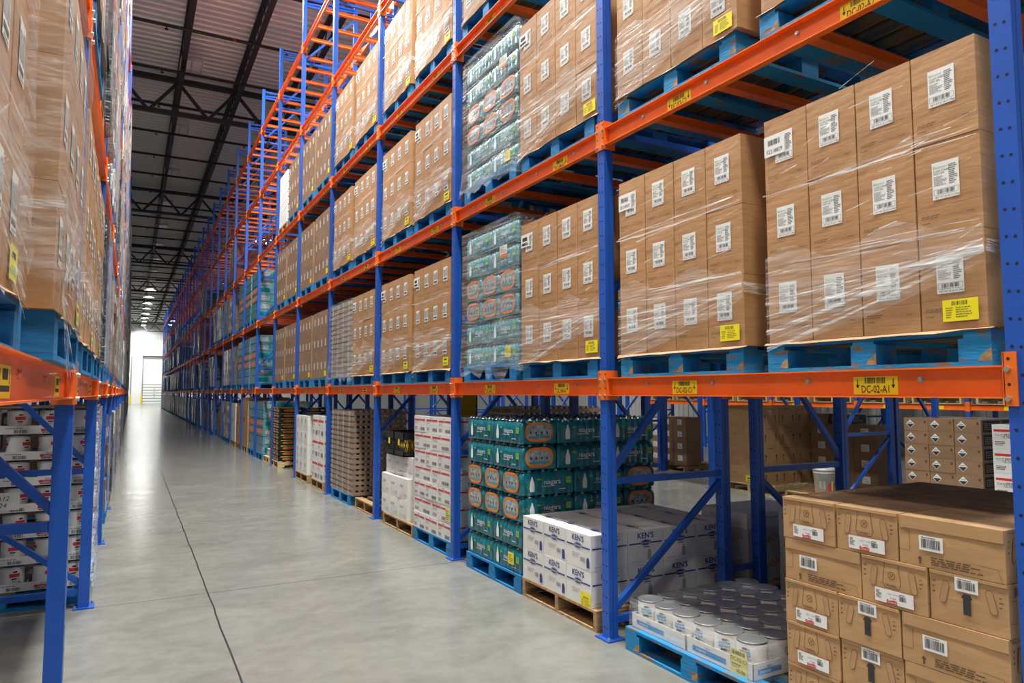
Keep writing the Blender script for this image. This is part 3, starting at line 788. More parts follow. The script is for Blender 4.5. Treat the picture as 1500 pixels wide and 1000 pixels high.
# ------------------------------------------------------------------ water
def water_pack_proto(Lw,Wd,H=.208,wrapd=False,endface=False):
    """front face (-x) width Lw (y), depth Wd (x). endface: ring end faces -x; else brand side faces -x"""
    mt='teal_grey' if wrapd else 'teal'
    q=MB(); p=.064; ny=max(2,int(round(Lw/p))); nx=max(2,int(round(Wd/p)))
    # scalloped outline following the bottles
    out=[]
    def seg(a,b,n,nx_,ny_):
        for i in range(n*4):
            t=i/(n*4); s_=abs(math.sin(math.pi*((t*n)%1)))**.6*.010; out.append((a[0]+(b[0]-a[0])*t+nx_*(s_-.011),a[1]+(b[1]-a[1])*t+ny_*(s_-.011)))
    seg((0,Lw/2),(0,-Lw/2),ny,-1,0); seg((0,-Lw/2),(Wd,-Lw/2),nx,0,-1); seg((Wd,-Lw/2),(Wd,Lw/2),ny,1,0); seg((Wd,Lw/2),(0,Lw/2),nx,0,1)
    cx,cy=Wd/2,0; prof=[(0,.86),(.010,.97),(.03,1.0),(.055,.96),(.075,1.0),(.13,1.0),(.150,.95),(.172,.80),(.186,.60),(.190,.45)]
    vs=[]; n=len(out)
    for z,s_ in prof:
        kx=1-(1-s_)*.12/Wd*.5*4*.25; 
        for (x,y) in out:
            ins=(1-s_)*.06; dx=cx-x; dy=cy-y
            fx=1 if abs(dx)<Wd/2-.02 else (1-ins/abs(dx)) ; fy=1 if abs(dy)<Lw/2-.02 else (1-ins/abs(dy))
            vs.append((cx-dx*fx,cy-dy*fy,z))
    q.add(vs,[(k*n+i,k*n+(i+1)%n,(k+1)*n+(i+1)%n,(k+1)*n+i) for k in range(len(prof)-1) for i in range(n)],mt,True)
    top=vs[-n:]; q.add(top,[tuple(range(n))],mt); q.add(vs[:n],[tuple(range(n))[::-1]],mt)
    for i in range(ny):
        for j in range(nx):
            if 0<i<ny-1 and 0<j<nx-1: continue
            q.lathe([(.026,0),(.018,.008),(.012,.012),(.012,.018),(0,.018)],'clear_bottle' if (i+j)%2 else mt,6,(Wd*(j+.5)/nx,-Lw/2+Lw*(i+.5)/ny,.188))
    o=q.obj('water_pack'); ch=[]
    def brand(f,w):
        g=f
        c=w*.20
        # bottle picture
        g.poly([(c-.020,.03),(c+.020,.03),(c+.024,.06),(c+.021,.10),(c+.008,.135),(c+.007,.150),(c-.007,.150),(c-.008,.135),(c-.021,.10),(c-.024,.06)],'white_ink',0)
        for i in range(7): g.disc(c-.035-.008*(i%3),.05+.012*i,.004,'leaf',0,6)
        g.line([(c+.045,.128),(c+.09,.128)],.006,'leaf',0); g.poly([(c+.05,.12),(c+.065,.14),(c+.08,.12)],'leaf',.0003)
        g.text('niagara',w*.58,.085,.042,'white_ink',0,center=True,sx=1.0)
        g.greek(w*.42,.064,w*.30,.010,1,'white_ink',0,3,.5); g.disc(w*.40,.069,.008,'ring',0,8); g.disc(w*.55,.069,.007,'ring',.0004,8)
        g.rect(w*.84,.085,w*.93,.135,'leaf',0); g.text('80',w*.885,.108,.018,'teal',.0005,center=True)
        g.greek(w*.70,.035,w*.2,.010,1,'white_ink',0,8,.6)
    def ringend(f,w):
        c=w/2; a,b=w*.36,.072; n=22
        pts=[(c+a*(1 if math.cos(t)>=0 else -1)*abs(math.cos(t))**.6, .098+b*(1 if math.sin(t)>=0 else -1)*abs(math.sin(t))**.7) for t in [2*math.pi*i/n for i in range(n+1)]]
        f.poly(pts[:-1],'clear_bottle',-.0006); f.line(pts,.020,'ring',.0006)
        for i in range(4): f.poly([(c-a*.75+i*a*.42,.10),(c-a*.75+i*a*.42+.012,.07),(c-a*.75+i*a*.42+.024,.10)],'joist',-.0003)
        f.rect(c-a*.8,.045,c+a*.8,.066,'teal_grey',-.0002)
    m1=MB(); f=Face(m1,(-.0015,Lw/2,0),(0,-1,0),(0,0,1),(-1,0,0))
    (ringend if endface else brand)(f,Lw); ch.append((m1.obj('carry_window' if endface else 'printed_side',o),[]))
    m2=MB(); f=Face(m2,(0,-Lw/2-.0015,0),(1,0,0),(0,0,1),(0,-1,0))
    (brand if endface else ringend)(f,Wd); ch.append((m2.obj('printed_side' if endface else 'carry_window',o),[]))
    return proto(o,*ch)
WL,WW=.515,.345
packs={}
for wr in (False,True):
    packs[(wr,'long')]=water_pack_proto(WL,WW,wrapd=wr); packs[(wr,'end')]=water_pack_proto(WW-.002,WL,wrapd=wr,endface=True)
def water_load(x,y0,z,wr,desc,rows=6,full_top=False,tagit=True,y1=None):
    """x = aisle face. desc finishes the label"""
    H=.209
    lay='PPQQPP' if rows==6 else 'PPQQ'
    for r_ in range(rows):
        t=lay[r_]; zz=z+r_*H; rn='row %s'%('one','two','three','four','five','six')[r_]
        lst=[]
        if t=='P':
            for j,nm in ((0,'near front'),(1,'far front')): lst.append(('long',x,y0+WL/2+j*(WL+.004),nm))
            for i in range(2):
                for j in range(3):
                    if j>0 and not (full_top and r_==rows-1): continue
                    lst.append(('end2' if False else 'end',x+WW+.004+i*(WL+.004),y0+WW/2+j*(WW+.001),('middle','rear')[i]+(' near',' centre',' far')[j]))
        else:
            for j,nm in ((0,'near front'),(1,'middle front'),(2,'far front')): lst.append(('end',x,y0+WW/2+j*(WW+.001),nm))
            lst.append(('end',x+WL+.004,y0+WW/2,'middle near')); lst.append(('long',x+2*WL+.008,y0+WL/2,'rear near'))
        for kd,px,py,nm in lst:
            o=packs[(wr,kd)].put((px+.004,py,zz),0,'teal water bottle pack, %s up, %s, %s'%(rn,nm,desc),'water bottles','teal water bottle packs')
            if r_==0 and nm=='near front' and tagit:
                q=MB(); f=Face(q,(-.006,WL/2,0),(0,-1,0),(0,0,1),(-1,0,0)); f.rect(.30,.06,.40,.155,'yellow',0); f.greek(.31,.07,.08,.07,5,'ink',.0005,3,.3); q.obj('yellow_pallet_tag',o)
            if r_==rows-2 and nm=='near front' and wr:
                q=MB(); f=Face(q,(-.006,WL/2,0),(0,-1,0),(0,0,1),(-1,0,0)); f.rect(.20,.10,.34,.20,'paper',0); f.rect(.20,.10,.34,.125,'ring',.0004); f.greek(.21,.135,.12,.055,4,'ink',.0005,3,.3); q.obj('warning_sticker',o)
def sheet_wrap(x,y0,y1,z0,z1,label,sgn=1,seed=1,mt='film_thin',depth=1.1,flare=.05):
    r=random.Random(seed); q=MB(); ny,nz=14,12; vs=[]
    path=[(x+sgn*depth*(1-i/5),y0-.02) for i in range(5)]+[(x-sgn*.02,y0-.02+(y1-y0+.04)*i/ny) for i in range(ny+1)]
    for j in range(nz+1):
        z=z0+(z1-z0)*j/nz; fl=flare*max(0,1-j/3)
        for i,(a,b) in enumerate(path):
            vs.append((a-sgn*(fl*(.4+.6*r.random()) if i>=5 else 0)+r.uniform(-.004,.004), b-(fl*.3 if i<5 else 0)+r.uniform(-.003,.003), z+(r.uniform(-.06,.06) if j==0 else 0)))
    n=len(path); q.add(vs,[(j*n+i,j*n+i+1,(j+1)*n+i+1,(j+1)*n+i) for j in range(nz) for i in range(n-1)],mt,True)
    o=q.obj('stretch_wrap'); tag(o,label,'plastic wrap','loose sheets of stretch wrap'); return o
# ground floor water, bay 2 far
pB.put((2.795,5.545,0),0,'blue pallet under the open teal water stack beside white dressing boxes','pallet','pallets on the right floor')
water_load(2.80,5.035,DK,False,'floor stack',full_top=True)
for lv in (1,2):
    yb=Y0+P+1.24; z=shelf_z(lv)
    pB.put((2.795,yb+.51,z),0,'blue pallet under wrapped teal water, right rack, %s, second bay'%SH[lv],'pallet','pallets in the racks')
    water_load(2.81,yb,z+DK,True,'%s, second bay'%SH[lv])
    sheet_wrap(2.80,yb,yb+1.03,z+.05,z+DK+1.27,'greyish stretch wrap over teal water, right %s, second bay'%SH[lv],seed=lv,mt='film_thin')

sheet_wrap(-.205,2.40,3.44,1.95,2.99,'cloudy stretch wrap over the second left load, first shelf',-1,5,'film_thin',.5,.015)
sheet_wrap(-.265,1.25,2.17,1.95,2.99,'cloudy stretch wrap over the nearest left load, first shelf',-1,6,'film_thin',.5,.015)
# far water stacks: one mesh of banded bottles each
def far_water():
    q=MB()
    for r_ in range(6):
        z=r_*.21
        for i in range(3):
            q.box((.0+.004*(r_%2),-.51+i*.343,z+.003),(1.15,-.51+i*.343+.335,z+.19),'teal_grey')
            if r_ in (2,3): q.box((-.004,-.46+i*.343,z+.05),(0,-.46+i*.343+.22,z+.15),'ring')
        q.box((.02,-.50,z+.19),(1.13,.50,z+.205),'clear_bottle')
        for i in range(3): q.box((.05+i*.37,-.514,z+.04),(.30+i*.37,-.511,z+.15),'teal' if (i+r_)%3==0 else 'clear_bottle')
    return proto(q.obj('water_load'))
fw=far_water()
for lv,k,s in ((0,6,1),(0,7,0),(1,7,0),(1,7,1),(2,7,0),(2,7,1),(1,8,0),(2,8,0)):
    b=Y0+P*k; y=b+(.62 if s==0 else 1.81); z=shelf_z(lv)
    pfB.put((2.80,y,z),0,'blue pallet under distant teal water load, %s'%where('right',lv,k,s),'pallet','pallets in the racks')
    fw.put((2.81,y,z+DK),0,'distant wrapped load of teal water bottles, %s'%where('right',lv,k,s),'water load','distant teal water loads',sc=(1,1,1 if lv<2 or True else 1))

# ================================================================== COLA BOXES (near right floor)
CW,CD,CH=.288,.405,.1935
def flap_lines(f,w,h):
    f.rect(.0,h-.003,w,h,'brown_ink',.0003)
def end_print(f,w,h,kind):
    """kind E: red drink label; A: barcode over black arrow"""
    m_='brown_ink'
    for a,an in ((w*.20,-.16),(w*.80,.16)):
        f.stadium(a,h*.60,.012,.060,an if kind=='E' else an*1.4,'carton',.0003); f.stadium(a,h*.60,.013,.062,an if kind=='E' else an*1.4,m_,.0006,ringt=.0012)
    f.greek(.012,h*.52,.012,.06,3,m_,.0005,2,.3); f.greek(w-.03,h*.50,.014,.05,3,m_,.0005,4,.3)
    if kind=='E':
        c=w*.48
        f.line([(c-.028,h-.004),(c-.040,h*.50),(c-.030,h*.40),(c+.030,h*.40),(c+.040,h*.50),(c+.028,h-.004)],.0022,m_,.0006)
        f.ring(c,h*.66,.015,.0022,m_,.0006); f.line([(c-.010,h*.66-.010),(c+.010,h*.66+.010)],.002,m_,.0006); f.line([(c-.007,h*.66+.007),(c+.007,h*.66-.007)],.002,m_,.0006)
        f.greek(c-.026,h*.43,.052,.009,2,m_,.0006,5,.55)
        f.text('5 GALLONS',.010,h-.016,.0085,m_,.0006)
def gallons_print(f,w,h):
    m_='brown_ink'
    f.greek(.035,h-.045,.085,.030,4,m_,.0005,3,.5); f.text('5 GALLONS',w*.74,h-.040,.0115,m_,.0006)
    f.line([(.0,h*.70),(.045,h*.68),(.045,h*.28),(.0,h*.28)],.0015,m_,.0005); f.line([(.0,h*.76),(w*.98,h*.76)],.0012,m_,.0004)
    f.rect(.082,.010,.090,.030,m_,.0005); f.poly([(.076,.028),(.086,.042),(.096,.028)],m_,.0005)
    f.greek(.13,.012,w*.5,.034,4,m_,.0005,9,.5); f.line([(w*.76,.05),(w*.94,.045),(w*.97,0)],.0012,m_,.0005)
def cola_box(kind):
    """kind E/A: end face to the aisle; S: long side to the aisle"""
    w,d=(CW,CD) if kind in 'EA' else (CD,CW)
    q=MB(); cuboid(q,w-.004,d-.004,CH-.002,'coke_carton',.003,'coke_top')
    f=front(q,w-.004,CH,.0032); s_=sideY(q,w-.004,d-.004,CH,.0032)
    if kind in 'EA': end_print(f,w-.004,CH,kind); gallons_print(s_,d-.004,CH)
    else: gallons_print(f,w-.004,CH); end_print(s_,d-.004,CH,'E')
    # folded flap edge
    q.box((.0,-w/2+.004,CH-.0145),(-.0045,w/2-.004,CH-.002),'coke_carton') if kind!='S' else q.box((-.0045,-w/2+.004,CH-.05),(-.001,w/2-.01,CH-.002),'coke_carton')
    o=q.obj('syrup_box'); m1=MB()
    def redlabel(f,a,b):
        W,H=.168,.056
        f.rect(a-.0012,b-.0012,a+W+.0012,b+H+.0012,'red_ink',0); f.rect(a,b,a+W,b+H,'paper',.0004)
        f.greek(a+.006,b+.014,.024,.034,6,'ink',.0008,3,.5); f.text('DIET COKE',a+.056,b+.036,.0075,'grey_ink',.0008); f.text('5 GAL',a+.068,b+.020,.0075,'ink',.0008)
        f.barcode(a+.108,b+.020,.030,.020,'ink',.0008,5,14); f.greek(a+.108,b+.042,.034,.006,1,'ink',.0008,4,.6)
        f.poly([(a+.052,b+.001),(a+.098,b+.001),(a+.098,b+.014),(a+.084,b+.017),(a+.066,b+.013),(a+.052,b+.017)],'red_ink',.0008)
        f.text('Coca-Cola',a+.056,b+.004,.0095,'paper',.0012,shear=.3)
    def barlabel(f,a,b,W=.085,H=.052):
        f.rect(a,b,a+W,b+H,'paper',0); f.barcode(a+.009,b+.010,W-.018,H-.022,'ink',.0006,12,22); f.greek(a+.01,b+H-.009,W*.6,.004,1,'ink',.0006,2,.7)
    m2=MB(); f=front(m1,w-.004,CH,.0048); s_=sideY(m2,w-.004,d-.004,CH,.0048)
    if kind=='E': redlabel(f,w*.21,.014); barlabel(s_,.10,.075)
    if kind=='A':
        barlabel(f,w*.34,CH-.062); c=w*.34+.0425
        f.poly([(c-.014,CH-.145),(c+.014,CH-.145),(c+.014,CH-.085),(c+.022,CH-.085),(c+.010,CH-.068),(c-.010,CH-.068),(c-.022,CH-.085),(c-.014,CH-.085)],'ink',.0004); barlabel(s_,.10,.075)
    if kind=='S': barlabel(f,.085,.066,.095,.058); redlabel(s_,d*.24,.016)
    return proto(o,m1.obj('printed_label',o),m2.obj('side_label',o))
cE,cA,cS=cola_box('E'),cola_box('A'),cola_box('S')
rows_=[['E','A','S'],['E','A','S'],['E','A','S'],['S','E','A'],['E','E','S']]
pN.put((2.80,1.93,0),0,'brown wooden pallet under the syrup box stack, near right corner','pallet','pallets on the right floor')
for r_,row in enumerate(rows_):
    y=2.418-.002*(r_%2); z=.141+r_*(CH+.0004); rn=('bottom','second','third','fourth','top')[r_]
    for c,kd in enumerate(row):
        w=CW if kd in 'EA' else CD; d=CD if kd in 'EA' else CW
        pr={'E':cE,'A':cA,'S':cS}[kd]
        nm={'E':'with red drink label','A':'with black arrow and barcode','S':'with barcode on its long side'}[kd]
        pr.put((2.80+rnd.uniform(-.004,.006),y-w/2,z),rnd.uniform(-.008,.008),'brown syrup box %s, %s row, %s in the aisle face'%(nm,rn,RC[3][c]),'box','brown five gallon syrup boxes')
        if r_==4 or c==2:
            x=2.80+d+.006; n=2
            while x<3.72:
                dd=CD if (4.02-x)>.7 or r_<4 else CW
                if dd==CD: p2=cE; ww=CW
                else: p2=cS; ww=CD
                if c==2: p2,ww,dd=cS,CD,CW
                if x+dd>3.99: break
                p2.put((x,y-w/2 if ww>=w-.01 or True else y,z),0 ,'brown syrup box, %s row, %s column, %s from the aisle face'%(rn,RC[3][c],nth(n)),'box','brown five gallon syrup boxes',sc=(1,min(1,w/ww),1) if w<ww else None)
                x+=dd+.006; n+=1
        y-=w+.004

# ================================================================== FOOD CANS (near right floor)
pW.put((2.79,3.09,0),0,'worn blue pallet under the white food cans and trays','pallet','pallets on the right floor',sc=(1,1.10,1))
CR,CHH=.0775,.176
def can_proto(brand='imperial'):
    q=MB(); q.lathe([(CR-.003,0),(CR,.004),(CR,CHH-.006),(CR+.002,CHH-.002),(CR-.001,CHH),(CR-.008,CHH-.006),(CR-.018,CHH-.004),(.03,CHH-.005),(0,CHH-.005)],'zinc',26)
    o=q.obj('food_can'); m=MB(); n=26; R=CR+.0006
    m.lathe([(R,.006),(R,CHH-.012)],'can_label',n)
    ai='blue_ink' if brand=='imperial' else 'red_ink'
    def patch(a0,a1,z0,z1,mt,rr=.0006):
        k=max(2,int((a1-a0)/.2)); vs=[]
        for i in range(k+1):
            a=a0+(a1-a0)*i/k
            for z in (z0,z1): vs.append(((R+rr)*math.cos(a),(R+rr)*math.sin(a),z))
        m.add(vs,[(2*i,2*i+2,2*i+3,2*i+1) for i in range(k)],mt)
    for a in (math.pi*1.05,math.pi*1.72):
        patch(a-.42,a+.42,.102,.128,ai); patch(a-.15,a+.20,.134,.146,'ink'); patch(a-.25,a+.18,.084,.094,'ink'); patch(a-.2,a+.1,.070,.076,'grey_ink'); patch(a-.42,a-.05,.030,.056,ai)
        if brand=='imperial':
            vs,fs,wd=glyphs('Imperial'); h=.020; o2=[]
            for x,y in vs:
                an=a-.36+(x*h*.95)/(R); o2.append(((R+.0012)*math.cos(an),(R+.0012)*math.sin(an),.106+y*h))
            m.add(o2,fs,'white_ink')
            vs,fs,wd=glyphs('Sysco'); h=.013
            m.add([((R+.001)*math.cos(a-.15+x*h/R),(R+.001)*math.sin(a-.15+x*h/R),.134+y*h) for x,y in vs],fs,'ink')
            vs,fs,wd=glyphs('Pumpkin'); h=.012
            m.add([((R+.001)*math.cos(a-.25+x*h/R),(R+.001)*math.sin(a-.25+x*h/R),.084+y*h) for x,y in vs],fs,'ink')
    return proto(o,m.obj('paper_label',o))
can=can_proto(); canr=can_proto('classic')
def tray_proto(w,d,h,col,text,txc,nm='can_tray'):
    """cardboard tray, front faces -x, y centred"""
    q=MB(); q.box((0,-w/2,0),(d,w/2,.003),col)
    for a,b in (((0,-w/2,0),(.003,w/2,h)),((d-.003,-w/2,0),(d,w/2,h)),((0,-w/2,0),(d,-w/2+.003,h)),((0,w/2-.003,0),(d,w/2,h))): q.box(a,b,col)
    f=front(q,w,h,.0006); s_=sideY(q,w,d,h,.0006)
    for g,ww in ((f,w),(s_,d)):
        if txc=='blue_ink':
            g.rect(ww*.10,h*.30,ww*.62,h*.62,'blue_ink',.0003); g.text('Sysco',ww*.3,h*.68,.013,'ink',.0005); g.text('Imperial',ww*.16,h*.37,h*.20,'white_ink',.0008)
        else:
            g.rect(ww*.12,h*.30,ww*.42,h*.60,'red_ink',.0003); g.text('Sysco',ww*.22,h*.68,.013,'ink',.0005); g.text('Classic',ww*.18,h*.36,h*.20,'white_ink',.0008)
            g.greek(ww*.55,h*.62,ww*.4,.008,1,'ink',.0004,4,.5); g.barcode(ww*.68,h*.12,ww*.22,h*.38,'ink',.0004,9,14); g.greek(ww*.14,h*.08,ww*.3,.012,1,'ink',.0004,3,.6)
    return proto(q.obj(nm))
trI=tray_proto(.487,.330,.085,'white_carton','','blue_ink')
for i in range(2):
    for j in range(3):
        x=2.83+j*.338; y=2.905+i*.497
        tr=trI.put((x,y,DK),0,'white and blue tray under food cans, %s from aisle, %s half of pallet'%(nth(j+1) if j else 'nearest',('near','far')[i]),'tray','food can trays')
        if i==0 and j==0:
            q=MB(); f=front(q,.487,.1,.002); f.rect(.335,-.012,.450,.13,'pale_yellow',0); f.barcode(.345,.100,.095,.022,'ink',.0006,3,16); f.text('DC-02-C1',.3925,.068,.021,'ink',.0008,center=True,sx=.95); f.text('05-06',.405,.012,.019,'ink',.0008,center=True); f.greek(.345,.036,.09,.022,2,'ink',.0006,3,.4)
            q.obj('yellow_pallet_tag',tr)
cn=0
for i in range(6):
    for j in range(6):
        y=2.905-.1615+ (i%3)*.1615+(i//3)*.497; x=2.83+.084+(j%2)*.161+(j//2)*.338
        can.put((x,y,DK+.0035),rnd.uniform(-.35,.35),'white food can with grey lid, %s in from aisle, %s along from the syrup boxes'%('first' if j==0 else nth(j+1),'first' if i==0 else nth(i+1)),'food can','white food cans with blue labels')
# film around the trays
q=MB(); pts=[(3.86,2.645),(2.815,2.645),(2.815,3.655),(3.86,3.655)]; vs=[]
seg=[]
for (a,b),(c,d) in zip(pts,pts[1:]):
    for t in range(8): seg.append((a+(c-a)*t/8,b+(d-b)*t/8))
seg.append(pts[-1]); r=random.Random(3)
for z,ins in ((DK-.02,0),(DK+.08,0),(DK+.16,.004),(DK+.172,.02)):
    for a,b in seg: vs.append((a+(3.3-a)*ins+r.uniform(-.003,.003),b+(3.15-b)*ins+r.uniform(-.003,.003),z))
n=len(seg); q.add(vs,[(j*n+i,j*n+i+1,(j+1)*n+i+1,(j+1)*n+i) for j in range(3) for i in range(n-1)],'film_thin',True)
tag(q.obj('stretch_wrap'),'thin clear film around the trays of white food cans','plastic wrap')

# ================================================================== KEN'S BOXES
KW,KD,KH=.316,.317,.2435
def kens_proto(full=True):
    q=MB(); cuboid(q,KW-.004,KD-.004,KH-.002,'white_carton',.0015)
    for g,w,flip in ((front(q,KW-.004,KH,.0022),KW-.004,0),(sideY(q,KW-.004,KD-.004,KH,.0022),KD-.004,1)):
        g.text("KEN'S",w/2,KH-.058,.040,'navy_ink',.0004,center=True,sx=1.05,off=.03); g.rect(w*.03,KH-.098,w*.97,KH-.088,'navy_ink',.0002)
        g.disc(w/2,KH-.090,.050,'navy_ink',.0006,22,ry=.022); g.ring(w/2,KH-.090,.046,.002,'white_carton',.0009,22,ry=.0185)
        g.text('Dressing',w/2,KH-.096,.016,'white_ink',.0012,center=True)
        g.rect(0,KH*.50,w,KH*.503,'grey_ink',.0002)
        if flip:
            g.rect(w*.44,KH*.49,w*.62,KH*.515,'ink',.0005)
            g.poly([(w*.55,.03),(w*.66,.03),(w*.66,.085),(w*.63,.10),(w*.58,.10),(w*.55,.085)],'grey_ink',.0004); g.rect(w*.58,.102,w*.63,.110,'grey_ink',.0004); g.greek(w*.1,.02,w*.35,.012,1,'grey_ink',.0004,3,.3)
        else:
            g.greek(w*.25,KH*.28,w*.35,.035,4,'grey_ink',.0004,6,.4); g.barcode(w*.60,KH*.22,w*.2,.03,'grey_ink',.0004,5,10)
            g.poly([(w*.84,.02),(w*.95,.02),(w*.95,.075),(w*.92,.09),(w*.87,.09),(w*.84,.075)],'navy_ink',.0004)
    tp=Face(q,(0,-(KW-.004)/2,KH-.0018),(0,1,0),(1,0,0),(0,0,1))
    tp=Face(q,(KD*.5,-(KW-.004)/2,KH-.0018),(0,1,0),(-1,0,0),(0,0,1))
    tp=Face(q,(0,(KW-.004)/2,KH-.0018),(0,-1,0),(1,0,0),(0,0,1))
    tp.rect(.0,.135,KW-.004,.145,'navy_ink',.0004); tp.text("KEN'S",KW/2,.150,.036,'navy_ink',.0006,center=True); tp.disc(KW/2,.140,.045,'navy_ink',.0008,18,ry=.018)
    return proto(q.obj('dressing_box'))
kp=kens_proto()
pN.put((2.80,4.50,0),0,'brown wooden pallet under the white navy-striped dressing boxes','pallet','pallets on the right floor',sc=(1.08,.98,1))
for r_ in range(2):
    for i in range(3):
        for j in range(4):
            if r_==0 and j>0 and i>0: continue
            o=kp.put((2.803+j*(KD+.001)+rnd.uniform(0,.003),4.054+KW/2+i*(KW+.001),.141+r_*KH),rnd.uniform(-.004,.004),"white navy-striped dressing box, %s layer, %s column, %s row back from aisle"%(('bottom','top')[r_],('near','middle','far')[i],nth(j+1) if j else 'front'),'box',"white navy-striped dressing boxes")
            if r_==0 and i==0 and j==0: yellow_tag(o,KW-.004,KH,True,a=.185,b=-.012,W=.12,H=.105,d=.003)

# ================================================================== white red-stripe boxes (second bay from KEN'S)
def stripe_box(w,d,h,tall=True):
    q=MB(); cuboid(q,w-.003,d-.003,h-.0015,'white_carton',.001)
    for g,ww in ((front(q,w-.003,h,.0016),w),(sideY(q,w-.003,d-.003,h,.0016),d)):
        g.rect(ww*.04,h*.70,ww*.94,h*.80,'red_ink',.0003); g.text('Sysco',ww*.45,h*.84,.017,'ink',.0003,center=True); g.text('Classic',ww*.5,h*.715,.013,'white_ink',.0006,center=True)
        g.greek(ww*.06,h*.50,ww*.4,h*.12,2,'grey_ink',.0003,3,.5); g.rect(0,h*.44,ww,h*.447,'grey_ink',.0003)
        g.greek(ww*.06,h*.12,ww*.25,h*.2,3,'ink',.0003,6,.45); g.barcode(ww*.55,h*.10,ww*.35,h*.2,'ink',.0004,7,12)
    return proto(q.obj('bleach_box'))
s3=stripe_box(.340,.40,.1735); s2=stripe_box(.510,.34,.1735)
pB.put((2.80,6.965,0),0,'blue pallet under the white red-striped bleach boxes','pallet','pallets on the right floor')
for r_ in range(7):
    z=DK+r_*.1737; n_=3 if r_%2==0 else 2; pr=s3 if n_==3 else s2; w=.34 if n_==3 else .51; d=.40 if n_==3 else .34
    rn=('bottom','second','third','fourth','fifth','sixth','top')[r_]
    for i in range(n_):
        o=pr.put((2.80+rnd.uniform(0,.006),6.452+w*(i+.5),z),0,'white red-striped box, %s layer, %s of the aisle face, floor stack'%(rn,RC[n_][n_-1-i]),'box','white red-striped bleach boxes')
        if r_==1 and i==0:
            q=MB(); f=front(q,w,.17,.003); f.rect(w-.13,.02,w-.02,.15,'pale_yellow',0); f.greek(w-.12,.03,.09,.1,5,'ink',.0005,3,.35); q.obj('yellow_pallet_tag',o)
    s3.put((2.80+d+.006,6.452+.17,z),0,'white red-striped box, %s layer, second from the aisle on its near side'%rn,'box','white red-striped bleach boxes')
    s3.put((2.80+d+.412,6.452+.17,z),0,'white red-striped box, %s layer, third from the aisle on its near side'%rn,'box','white red-striped bleach boxes')
# plain white boxes with milk crates on top
def plain_box(w,d,h,mt='white_carton',ink='grey_ink',circ=False,name='white_box'):
    q=MB(); cuboid(q,w-.003,d-.003,h-.0015,mt,.004)
    for g,ww in ((front(q,w,h,.004),w),(sideY(q,w,d,h,.004),d)):
        if circ:
            g.ring(ww*.5,h*.64,ww*.20,.006,'grey_ink',.0004,14); g.disc(ww*.5,h*.64,ww*.12,'grey_ink',.0005,10); g.greek(ww*.2,h*.2,ww*.6,h*.12,2,'grey_ink',.0004,3,.4)
        else:
            g.greek(ww*.2,h*.55,ww*.6,h*.14,2,ink,.0004,3,.5); g.greek(ww*.62,h*.2,ww*.3,h*.10,2,'grey_ink',.0004,5,.4)
    return proto(q.obj(name))
wb=plain_box(.31,.40,.2385)
pN.put((2.80,8.03,0),0,'brown wooden pallet under plain white boxes and milk crates','pallet','pallets on the right floor')
for r_ in range(3):
    for i in range(3):
        for j in range(2):
            if i>0 and j>0: continue
            dx=.0 if r_<2 else .06
            wb.put((2.81+j*.405+dx,7.86+i*.315 - (.18 if r_==0 and False else 0),.141+r_*.239),rnd.uniform(-.015,.015),'plain white box, %s layer, %s, %s, below the milk crates'%(ROWN[3][r_],('near','middle','far')[i],('front','back')[j]),'box','plain white boxes under the milk crates')
def crate_proto():
    q=MB(); W,D,H=.33,.48,.28; t=.012; m='black_plastic'
    q.box((0,-W/2,0),(D,W/2,.012),m)
    for z in (0,.20,H-.04): 
        hh=.04 if z else .06
        q.box((0,-W/2,z),(t,W/2,z+hh),m); q.box((D-t,-W/2,z),(D,W/2,z+hh),m); q.box((0,-W/2,z),(D,-W/2+t,z+hh),m); q.box((0,W/2-t,z),(D,W/2,z+hh),m)
    n=7
    for i in range(n):
        y0=-W/2+W*i/n; y1=y0+W/n
        for x in (.006,D-.006): q.bar((x,y0,.05),(x,y1,.22),.006,.008,m,(1,0,0)); q.bar((x,y1,.05),(x,y0,.22),.006,.008,m,(1,0,0))
    for i in range(9):
        x0=D*i/9; x1=x0+D/9
        for y in (-W/2+.006,W/2-.006): q.bar((x0,y,.05),(x1,y,.22),.006,.008,m,(0,1,0)); q.bar((x1,y,.05),(x0,y,.22),.006,.008,m,(0,1,0))
    o=q.obj('milk_crate'); t_=MB(); t_.box((-.003,-.03,.13),(0,.02,.20),'yellow'); return proto(o,t_.obj('yellow_tag',o))
mc=crate_proto()
mc.put((2.81,8.02,.859),0,'black lattice milk crate holding yellow bottles, the nearer crate','crate','black milk crates')
mc.put((2.81,8.37,.859),0,'black lattice milk crate, the farther one on plain white boxes','crate','black milk crates')
q=MB(); q.lathe([(.03,0),(.035,.02),(.035,.10),(.015,.14),(.012,.17),(0,.17)],'yellow_fruit',10); yb=proto(q.obj('yellow_bottle'))
for k_,(xx,yy,z_) in enumerate([(2.88+.085*(i%5),7.93+.085*(i//5),.8725) for i in range(15)]):
    yb.put((xx,yy,z_),0,'yellow bottle inside the nearer black milk crate','bottle','yellow bottles in the milk crate')
